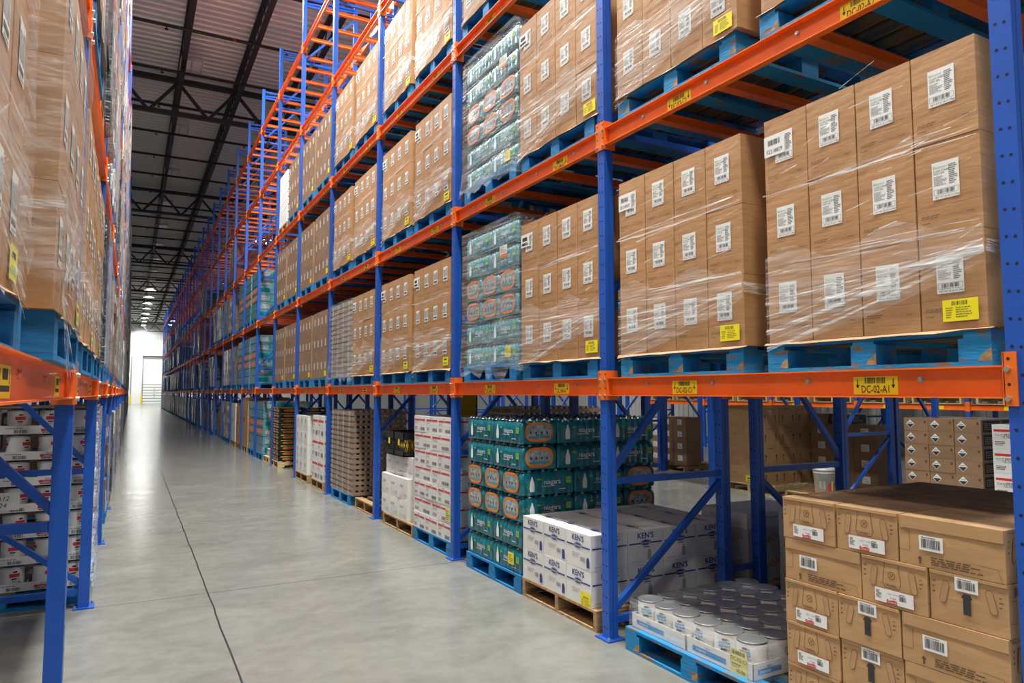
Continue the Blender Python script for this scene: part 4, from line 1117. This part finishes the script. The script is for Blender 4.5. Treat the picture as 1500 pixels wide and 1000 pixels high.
# ---------------------------------------------------------------- flat trays of cans
def flat_proto(w,d,h=.0755,grey=False):
    q=MB(); q.box((0,-w/2+.002,0),(d,w/2-.002,h*.62),'tray_tan')
    for i in range(4): q.cyl((.04,-w/2+w*(i+.5)/4,h*.62),.030,h*.36,'zinc',8)
    for i in range(5): q.cyl((d*(i+.5)/5,-w/2+.034,h*.62),.030,h*.36,'zinc',8)
    q.cyl((d-.04,0,h*.62),.03,h*.36,'zinc',8); q.cyl((d-.04,w/2-.04,h*.62),.03,h*.36,'zinc',8)
    if grey: f=front(q,w,h,.0015); f.disc(w*.35,h*.38,.03,'grey_ink',.0004,12); f.ring(w*.35,h*.38,.034,.004,'paper',.0006,12)
    return proto(q.obj('tray_of_cans'))
fl=flat_proto(.31,.40,grey=True)
def flats(x,y0,z,rows,ny,nx,desc,grp,lo=0):
    for r_ in range(rows):
        for i in range(ny):
            for j in range(nx):
                if i>0 and j>0 and r_<rows-1: continue
                fl.put((x+j*.405+rnd.uniform(0,.004),y0+.155+i*.313,z+r_*.0757),0,'tan can tray, level %s, %s, %s, %s'%(nth(r_+1).replace('nearest','one'),('near','second','third','far')[i],('front','middle','back')[j],desc),'can tray',grp)
pB.put((2.80,10.60,0),0,'blue pallet under the tall tan can trays','pallet','pallets on the right floor')
flats(2.81,9.98,DK,16,4,2,'aisle stack','tan can trays in the fourth bay')
pB.put((2.795,Y0+P*3+1.81,shelf_z(1)),0,'blue pallet under the can trays on the first shelf','pallet','pallets in the racks')
flats(2.81,Y0+P*3+1.19,shelf_z(1)+DK,15,4,2,'first shelf','tan can trays on the first shelf')
sheet_wrap(2.80,Y0+P*3+1.18,Y0+P*3+2.45,shelf_z(1)+.1,shelf_z(1)+DK+1.14,'grey stretch wrap over can trays on the first shelf',1,12,'film_thin',.5,.04)
pN.put((2.82,9.42,0),0,'empty brown wooden pallet beside the tall tan can trays','pallet','pallets on the right floor',sc=(1,.85,1))
pN.put((4.25,8.15,0),0,'brown wooden pallet under back row can trays','pallet','pallets on the right floor')
flats(4.26,7.66,.141,17,3,3,'back row','tan can trays in the back row')
# white boxes bay 4
wc=plain_box(.33,.40,.262,circ=True,name='white_box')
pN.put((2.80,13.36,0),0,'brown wooden pallet under white boxes with round logos','pallet','pallets on the right floor')
for r_ in range(4):
    for i in range(3):
        wc.put((2.81,12.90+.165+i*.333,.141+r_*.2622),rnd.uniform(-.01,.01),'white box with round grey logo, %s layer, %s of the aisle face'%(ROWN[4][r_],RC[3][2-i]),'box','white boxes with round logos')
    wc.put((3.215,13.065,.141+r_*.2622),0,'white box with round logo, %s layer, behind the near corner'%ROWN[4][r_],'box','white boxes with round logos')
pN.put((2.80,12.10,0),0,'brown wooden pallet under tall white red-lined boxes','pallet','pallets on the right floor',sc=(1,.8,1))
tb=stripe_box(.4,.4,.36)
for r_ in range(3):
    for i in range(2): tb.put((2.81,11.92+.2*0+i*.403-.02,.141+r_*.3605),0,'tall white red-lined box, %s layer, %s, behind an upright'%(ROWN[3][r_],('near','far')[i]),'box','tall white red-lined boxes')
# dark produce cartons bay 5
def produce():
    q=MB(); w,d,h=.33,.50,.115
    q.box((0,-w/2+.002,0),(d,w/2-.002,h*.80),'black_plastic'); q.box((0,-w/2+.004,h*.8),(.02,w/2-.004,h*.96),'black_plastic'); q.box((d-.03,-w/2+.004,h*.8),(d,w/2-.004,h*.97),'black_plastic')
    for g,ww in ((front(q,w,h,.001),w),(sideY(q,w,d,h,.001),d)):
        g.disc(ww*.45,h*.40,ww*.28,'salmon',.0004,10,ry=h*.26); g.rect(ww*.1,h*.78,ww*.8,h*.88,'yellow',.0006); g.rect(ww*.78,h*.2,ww*.93,h*.5,'paper',.0006)
    return proto(q.obj('produce_carton'))
pc_=produce()
pP.put((2.80,16.20,0),0,'pale wooden pallet under black produce cartons','pallet','pallets on the right floor')
for r_ in range(10):
    for i in range(3):
        for j in range(2):
            if i and j: continue
            pc_.put((2.81+j*.503,15.73+.165+i*.333,.141+r_*.1155),0,'black produce carton, level %s, %s, %s, pale pallet'%(nth(r_+1).replace('nearest','one'),('near','middle','far')[i],('front','back')[j]),'produce carton','black produce cartons')
# small things further down
pP.put((2.80,17.2,0),0,'pale low wooden pallet with a small tray on it','pallet','pallets on the right floor',sc=(1,.7,1))
o=s3.put((2.86,17.2,.141),0,'small white and red box alone on the low pale pallet','box')
def big(w,d,h,mt,nm):
    q=MB(); cuboid(q,w,d,h,mt,.006); f=front(q,w,h,.007); f.rect(w*.3,h*.5,w*.5,h*.6,'brown_ink' if mt!='white_carton' else 'grey_ink'); q.rectdummy=None
    return proto(q.obj(nm))
MB.rectdummy=None
bb=big(1.05,1.1,1.33,'carton','bulk_carton'); wbx=big(.95,1.1,1.15,'white_carton','bulk_carton'); db=big(1.0,1.1,1.05,'dark_red','bulk_carton')
def floorload(pr,k,s,lab,hh=1):
    y=Y0+P*k+(.63 if s==0 else 1.82)
    pfW.put((2.80,y,0),0,'wooden pallet under bulk goods on the floor, %s bay, %s slot'%(nth(k+1),('near','far')[s]),'pallet','pallets on the far right floor')
    pr.put((2.81,y,DK),0,lab,'bulk carton','bulk loads on the far right floor',sc=(1,1,hh))
floorload(bb,7,1,'large brown bulk carton, first past the teal floor water')
floorload(bb,8,0,'large brown bulk carton, second past the teal floor water',.8)
floorload(wbx,8,1,'tall white bulk carton, past the brown bulk cartons')
floorload(bb,10,0,'low brown bulk carton beyond the white one',.62)

# ================================================================== FAR WRAPPED LOADS
farP=MB(); farL=MB()
def wrapped(mt,seed,tags='paper'):
    r=random.Random(seed); q=MB()
    nz,ny=3,3; H=1.18
    for i in range(nz):
        for j in range(ny):
            ox=r.uniform(-.02,.02); q.box((ox,-.50+j*.334,i*H/nz+.004),(1.05,-.50+j*.334+.330,(i+1)*H/nz-.002),mt)
            if tags: q.box((ox-.003,-.50+j*.334+.1,i*H/nz+.12),(ox,-.50+j*.334+.2,i*H/nz+.24),tags)
    # film skin with folds
    n=10; vs=[]
    for k in range(n+1):
        y=-.515+1.03*k/n; vs+=[(-.03-.012*(k%2),y,-.02+.05*r.random()),(-.028-.012*((k+1)%2),y,H*.99)]
    q.add(vs,[(2*k,2*k+1,2*k+3,2*k+2) for k in range(n)],'film_thin')
    return proto(q.obj('wrapped_load'))
wl={'dark':wrapped('dark_wrap',1,None),'brown':wrapped('brown_wrap',2),'white':wrapped('white_wrap',3),'red':wrapped('dark_red',4,None)}
CN={'dark':'dark grey','brown':'brown','white':'whitish','red':'dark red'}
r=random.Random(21)
for k in range(8,NB):
    for lv in (0,1,2,3):
        for s_ in (0,1):
            if (lv,k,s_) in ((1,8,0),(2,8,0),(0,8,0),(0,8,1),(0,10,0)): continue
            pr_={0:.85,1:.55,2:.40,3:.05 if k<20 else .25}[lv]
            if lv==1 and k in (9,10): pr_=0 if k==10 else 1
            if r.random()>pr_: continue
            c=r.choices(('dark','brown','white','red'),(8,1.2,1.0,.5))[0]
            if lv==1 and k==9: c='brown' if s_==0 else 'white'
            b=Y0+P*k; y=b+(.63 if s_==0 else 1.82); z=shelf_z(lv)
            if k>=20: pfB.merge(farP,(2.80,y,z),0); wl[c].merge(farL,(2.81,y,z+DK),0); continue
            pfB.put((2.80,y,z),0,'pallet under a far wrapped load, %s'%where('right',lv,k,s_),'pallet','far pallets of the right rack')
            wl[c].put((2.81,y,z+DK),0,'%s wrapped load, %s'%(CN[c],where('right',lv,k,s_)),'wrapped load','far wrapped loads of the right rack')
# white banded stack on the third shelf
q=MB()
for i in range(7): q.box((0,-.42,i*.165+.003),(.95,.42,i*.165+.160),'white_carton'); q.box((.02,-.424,i*.165+.05),(.30,-.42,i*.165+.075),'navy_ink'); q.box((.5,-.424,i*.165+.10),(.8,-.42,i*.165+.125),'navy_ink')
wst=proto(q.obj('white_load'))
pfW.put((2.80,Y0+P*5+1.82,shelf_z(3)),0,'wooden pallet below the tall white banded stack, third shelf','pallet')
wst.put((2.81,Y0+P*5+1.82,shelf_z(3)+DK),0,'tall white banded stack on the third shelf, right rack','wrapped load')
# wrapped loads added in the right rack's back row to block light behind
for k in range(0,9):
    for lv in (1,2,3):
        if lv==3 and k<2: continue
        for s_ in (0,1):
            if r.random()<.25: continue
            y=Y0+P*k+(.63 if s_==0 else 1.82); z=shelf_z(lv); c=r.choice(('brown','dark'))
            pfB.put((4.19,y,z),0,'added pallet in the back row of the right rack, %s bay, %s, %s'%(nth(k+1),SH[lv],('near','far')[s_]),'pallet','added back row pallets')
            wl[c].put((4.20,y,z+DK),0,'%s wrapped load added to block light, back row, %s bay, %s, %s side'%(CN[c],nth(k+1),SH[lv],('near','far')[s_]),'wrapped load','added back row wrapped loads')
# left rack beyond the near loads
for k in range(0,NB-2):
    for lv in (0,1,2,3,4):
        for s_ in (0,1):
            if lv==0 and k<2: continue
            if lv==1 and k==0: continue
            if lv==2 and k==0 and s_==0: continue
            if lv==4 and r.random()<.5: continue
            if r.random()<.08: continue
            c=r.choices(('brown','dark','white'),(5,2,1.5) if k<6 else (2,5,2))[0]
            b=Y0L+PL*k; y=b+(.62 if s_==0 else 1.81); z=shelf_z(lv)
            if k>=9 or lv==4: pfB.merge(farP,(XL-.005,y,z),math.pi); wl[c].merge(farL,(XL-.012+r.uniform(-.02,.03),y,z+DK),math.pi); continue
            (pfB if k%3 else pfW).put((XL-.005,y,z),math.pi,'pallet in the left rack, %s bay, %s, %s slot'%(nth(k+3),SH[lv],('near','far')[s_]),'pallet','far pallets of the left rack')
            wl[c].put((XL-.012+r.uniform(-.02,.03),y,z+DK),math.pi,'%s wrapped load, left rack, %s bay, %s, %s slot'%(CN[c],nth(k+3),SH[lv],('near','far')[s_]),'wrapped load','far wrapped loads of the left rack')

# ================================================================== LEFT FLOOR: cans behind the uprights
yL=6.44
pB.put((-.24,yL+.52,0),math.pi,'blue pallet under the tall left stack of classic cans','pallet')
trC=tray_proto(.30,.40,.062,'white_carton','','red_ink')
pallet_x0=-.24-1.16
for r_ in range(7):
    z=DK+r_*.1935; rn='level %s'%('one','two','three','four','five','six','seven')[r_]
    for j in range(3):
        x=-.245-.395*j-.3945
        o=trC.put((x,yL+.152,z),0,'white classic can tray, %s, %s in the near face, left floor'%(rn,('right','middle','left')[j]),'can tray','classic can trays on the left floor')
        if r_==3 and j==1:
            q=MB(); f=sideY(q,.30,.40,.062,.003); f.rect(.16,.02,.33,.15,'paper',0); f.text('A12',.185,.092,.034,'ink',.0006,shear=.25); f.text('24',.20,.040,.036,'ink',.0006,shear=.25); q.obj('handwritten_note',o)['label']='white note with A12 24 in black marker'
        for c in range(2):
            for rr_ in (0,) if j else (0,1):
                o=canr.put((x+.105+c*.190,yL+.082+rr_*.155,z+.0035),-.25+rnd.uniform(-.5,.5),'white classic can, %s, %s tray, %s%s, left floor'%(rn,('right','middle','left')[j],('left','right')[c],' back' if rr_ else ' front'),'food can','classic cans on the left floor',sc=(1.15 if False else 1,1,1))
    o=trC.put((-.245-.3945,yL+.46,z),0,'white classic can tray, %s, behind the near right corner, left floor'%rn,'can tray','classic can trays on the left floor')
q=MB(); q.box((-1.43,yL-.005,DK+7*.1935),(-.235,yL+.62,DK+7*.1935+.012),'carton'); q.box((-1.44,yL-.012,DK+7*.1935+.012),(-.225,yL+.63,DK+7*.1935+.02),'film_thin')
tag(q.obj('cardboard_cap'),'brown cardboard cap lying over the classic can trays','cardboard sheet')
sheet_wrap(-.232,yL+.0,yL+.62,.12,DK+1.36,'crumpled clear wrap down the aisle side of the classic cans',-1,9,'film',.02,.01)
# rows left of the left rack: simple far goods
for k in range(1,7):
    for lv in (0,1,2):
        for s_ in (0,1):
            if r.random()<.35: continue
            y=Y0L+PL*k+(.62 if s_==0 else 1.81); z=shelf_z(lv); c=r.choice(('brown','white'))
            pfW.put((XL-FD-.29-.02-1.16,y,z),0,'pallet in the row behind the left rack, %s bay, %s, %s'%(nth(k+3),SH[lv],('near','far')[s_]),'pallet','pallets behind the left rack')
            wl[c].put((XL-FD-.29-.04-1.05,y,z+DK),0,'%s wrapped load behind the left rack, %s bay, %s, %s'%(CN[c],nth(k+3),SH[lv],('near','far')[s_]),'wrapped load','loads behind the left rack')

# ================================================================== BEYOND THE RIGHT-HAND AISLE
# white boxes with red print in the back row
def tasco():
    q=MB(); w,d,h=.34,.46,.20; cuboid(q,w-.003,d-.003,h-.0015,'grey_carton',.003)
    for g,ww in ((front(q,w,h,.0035),w),(sideY(q,w,d,h,.0035),d)):
        g.text('TASCO',ww*.30,h*.3,.045,'red_ink',.0004,ang=.35); g.line([(ww*.05,h*.62),(ww*.95,h*.62)],.002,'grey_ink',.0004); g.greek(ww*.1,h*.7,ww*.4,.02,2,'ink',.0004,3,.4)
    return proto(q.obj('grey_box'))
ts=tasco()
pP.put((4.24,4.53,0),0,'pale wooden pallet under the farther grey-white boxes','pallet','pallets past the right rack')
for r_ in range(2):
    for j in range(2): ts.put((4.25+j*.47,4.01+.17,.141+r_*.2003),0,'grey-white box with red lettering, %s layer, %s, beyond the rear post'%(ROWN[2][r_],('front','back')[j]),'box','grey-white boxes with red lettering')
wb2=plain_box(.5,.9,.12)
wb2.put((4.26,4.28,.542),0,'flat white box lying over the farther grey-white boxes','box')
pP.put((4.24,3.20,0),0,'pale wooden pallet under grey-white boxes with red lettering','pallet','pallets past the right rack')
for r_ in range(3):
    for i in range(3):
        for j in range(2):
            ts.put((4.25+j*.47,2.68+.17+i*.345,.141+r_*.2003),rnd.uniform(-.03,.03),'grey-white box with red lettering, %s layer, %s, %s'%(ROWN[3][r_],('near','middle','far')[i],('front','back')[j]),'box','grey-white boxes with red lettering')
# tall brown stack across the aisle
def plain_brown(w,d,h,arrows=True,nm='brown_box'):
    q=MB(); cuboid(q,w-.003,d-.003,h-.0015,'coke_carton',.005); f=front(q,w,h,.005); f.greek(w*.35,h*.5,w*.3,.012,1,'brown_ink',.0004,3,.6); f.line([(w*.12,h*.1),(w*.14,h*.9),(w*.86,h*.9),(w*.88,h*.1)],.002,'brown_ink',.0003)
    s_=sideY(q,w,d,h,.005)
    if arrows:
        for a in (d*.2,d*.8): s_.rect(a-.006,h*.15,a+.006,h*.45,'ink',.0004); s_.poly([(a-.02,h*.42),(a,h*.54),(a+.02,h*.42)],'ink',.0004)
    s_.greek(d*.3,h*.8,d*.4,.02,2,'brown_ink',.0004,4,.5)
    return proto(q.obj(nm))
br=plain_brown(.36,.40,.312)
pP.put((8.78,8.26,0),0,'wooden pallet under the tall brown arrow boxes across the aisle','pallet','pallets past the right rack',sc=(1.04,.9,1))
for r_ in range(4):
    for i in range(2):
        for j in range(3):
            if i>0 and j>0: continue
            o=br.put((8.80+j*.402,7.98+.18+i*.361,.141+r_*.3123),0,'brown arrow box, %s layer, %s, %s, tall stack across aisle'%(ROWN[4][r_],('near','far')[i],('front','middle','back')[j]),'box','brown arrow boxes across the aisle')
            if r_==0 and i==0 and j==0: yellow_tag(o,.36,.31,False,a=.02,b=.02,W=.11,H=.11,d=.007)
# low pallet with pail
pN.put((8.65,6.98,0),0,'worn wooden pallet carrying the white pail','pallet','pallets past the right rack',sc=(1,.85,1))
q=MB(); q.lathe([(0,0),(.128,0),(.145,.30),(.150,.30),(.150,.315),(.145,.315),(.145,.335)],'pail',28); pl=q.obj('pail',loc=(8.86,6.90,.141)); tag(pl,'white plastic pail with lid standing across the right-hand aisle','pail')
q=MB(); q.lathe([(.145,.335),(.156,.335),(.158,.368),(.145,.372),(.140,.362),(0,.362)],'pail',28); q.obj('lid',pl)
q=MB(); 
def band(a0,a1,z0,z1,mt,rr):
    vs=[]
    for i in range(5):
        a=a0+(a1-a0)*i/4; vs+=[(rr*math.cos(a),rr*math.sin(a),z0),(rr*math.cos(a),rr*math.sin(a),z1)]
    q.add(vs,[(2*i,2*i+2,2*i+3,2*i+1) for i in range(4)],mt)
band(3.3,3.55,.08,.20,'grey_ink',.1445); band(3.7,3.9,.08,.20,'grey_ink',.1445); band(4.15,4.45,.04,.15,'red_ink',.1445); band(4.5,4.7,.04,.2,'pale_yellow',.1445)
q.obj('paper_label',pl)
q=MB(); pts=[(.152*math.cos(a),.152*math.sin(a),.30-.10*math.sin((a-3.3)/1.6*math.pi)) for a in [3.3+1.6*i/10 for i in range(11)]]
for a,b in zip(pts,pts[1:]): q.bar(a,b,.005,.005,'zinc',(0,0,1))
q.obj('handle',pl)
# hazard-diamond boxes
def hazard(w=.31,d=.42,h=.163):
    q=MB(); cuboid(q,w-.004,d-.003,h-.0015,'mid_carton',.002); f=front(q,w,h,.0025); a,b,s_=w*.28,h*.52,h*.36
    f.poly([(a-s_,b),(a,b-s_),(a+s_,b),(a,b+s_)],'paper',.0003); f.poly([(a-s_*.8,b),(a,b-s_*.85),(a+s_*.8,b)],'ink',.0006); f.line([(a-s_,b),(a,b-s_),(a+s_,b),(a,b+s_),(a-s_,b)],.003,'ink',.0008)
    f.rect(a-.025,b+.012,a+.025,b+.02,'grey_ink',.0006); f.line([(w*.55,0),(w*.55,h)],.001,'brown_ink',.0004); f.rect(w*.84,h*.6,w*.92,h*.8,'brown_ink',.0004)
    g=sideY(q,w,d,h,.0025); g.rect(d*.08,h*.1,d*.92,h*.9,'ink',.0003); g.greek(d*.15,h*.2,d*.6,h*.55,4,'grey_ink',.0006,3,.4)
    return proto(q.obj('hazard_box'))
hz=hazard()
pP.put((8.72,5.12,0),0,'pale wooden pallet under the black-diamond hazard boxes','pallet','pallets past the right rack')
for r_ in range(7):
    for i in range(3):
        hz.put((8.725+rnd.uniform(0,.01),4.655+.155+i*.3125,.141+r_*.1632),rnd.uniform(-.01,.01),'brown box with black hazard diamond, level %s, %s column, across the aisle'%(nth(r_+1).replace('nearest','one'),RC[3][2-i]),'box','hazard diamond boxes across the aisle')
    if r_==6:
        for i in range(3): hz.put((9.155,4.81+i*.3125,.141+r_*.1632),0,'brown hazard box in the back line of the top layer, %s'%RC[3][2-i],'box','hazard diamond boxes across the aisle')
bl=stripe_box(.46,.40,.2735)
pB.put((8.70,4.02,0),0,'blue pallet under the germicidal bleach boxes','pallet','pallets past the right rack')
for r_ in range(4):
    for i in range(2):
        o=bl.put((8.71,3.60+.235+i*.465,DK+r_*.2738+(.01 if False else 0)),0,'white germicidal bleach box, %s layer, %s, across the aisle'%(ROWN[4][r_],('right','left')[i]),'box','germicidal bleach boxes across the aisle')
        q=MB(); f=front(q,.46,.27,.0026); f.text('GERMICIDAL',.23,.148,.026,'ink',.0003,center=True); f.text('ULTRA BLEACH',.23,.118,.026,'ink',.0003,center=True); q.obj('printed_name',o)
# second row past the aisle: labelled brown boxes
lb=plain_brown(.38,.40,.24,False); 
def labelled():
    q=MB(); w,d,h=.38,.40,.24; cuboid(q,w-.003,d-.003,h-.0015,'carton_dark',.003); o=q.obj('brown_box'); m=MB(); f=front(m,w,h,.004); f.rect(w*.35,h*.35,w*.70,h*.80,'paper',0); f.greek(w*.38,h*.4,w*.25,h*.3,4,'grey_ink',.0004,3,.4)
    return proto(o,m.obj('paper_label',o))
lbx=labelled()
for bi,(ys,nr) in enumerate(((6.72,4),(10.82,4),(12.4,3))):
    pN.put((9.80,ys+.57,0),0,'wooden pallet in the second row past the aisle, %s stack'%('near','middle','far')[bi],'pallet','pallets past the right rack')
    for r_ in range(nr):
        for i in range(3):
            lbx.put((9.81,ys+.19+i*.382,.141+r_*.2403),0,'brown box with white label, %s layer, %s column, %s stack past the aisle'%(ROWN[4][r_],RC[3][2-i],('near','middle','far')[bi]),'box','white-labelled boxes past the aisle')
for i in range(2):
    hz.put((9.81,7.30+i*.4,.141+4*.2403),0,'hazard diamond box topping the near labelled stack, %s'%('right','left')[i],'box','hazard diamond boxes past the aisle')
pN.put((9.80,9.55,0),0,'low empty wooden pallet in the second row past the aisle','pallet','pallets past the right rack')
# loads on the shelf of the rack by the corrugated wall
for k in range(-1,4):
    for s_ in (0,1):
        y=8.24+P*k+(.63 if s_==0 else 1.82); z=LEVE[1]+.0505
        pP.put((14.99,y,z),0,'pale pallet on first shelf by corrugated wall, %s bay, %s'%(nth(k+2),('near','far')[s_]),'pallet','pale pallets by the corrugated wall')
        wl['brown' if (k+s_)%2 else 'white'].put((15.0,y,z+.141),0,'wrapped load by the corrugated wall, %s bay, %s side'%(nth(k+2),('near','far')[s_]),'wrapped load','loads by the corrugated wall')
for k in (1,2,3):
    for s_ in (0,1):
        y=Y0+P*k+(.63 if s_==0 else 1.82); z=LEV[1]+.0705
        pfB.put((8.60,y,z),0,'pallet on the shelf across the right-hand aisle, %s bay, %s'%(nth(k),('near','far')[s_]),'pallet','shelf pallets across the aisle')
        wl['brown'].put((8.61,y,z+DK),0,'wrapped load on the shelf across right-hand aisle, %s bay, %s'%(nth(k),('near','far')[s_]),'wrapped load','shelf loads across the aisle')
# building column with a yellow guard between the rack rows
q=MB(); q.box((3.93,8.76,0),(4.13,8.94,ROOF-.8),'joist'); col=q.obj('column'); tag(col,'dark steel building column standing between the two rack rows','column')
q=MB(); q.box((3.90,8.735,.3),(4.16,8.965,1.85),'bollard'); q.obj('yellow_guard',col)
tag(farP.obj('pallets'),'distant pallets under the farthest wrapped loads of both racks','pallets','far pallets','stuff')
tag(farL.obj('wrapped_loads'),'farthest wrapped loads of both racks towards the dock end','wrapped loads','far wrapped loads','stuff')
# distant cartons kept as one countless mass
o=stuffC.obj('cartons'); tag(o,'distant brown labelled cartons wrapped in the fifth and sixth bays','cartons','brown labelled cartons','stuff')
# drop prototypes that were never placed
for p_ in PROTOS:
    if not p_.used:
        for c,gs in p_.ch:
            for g in gs: bpy.data.objects.remove(g)
            bpy.data.objects.remove(c)
        bpy.data.objects.remove(p_.root)
print('objects',len(bpy.data.objects))
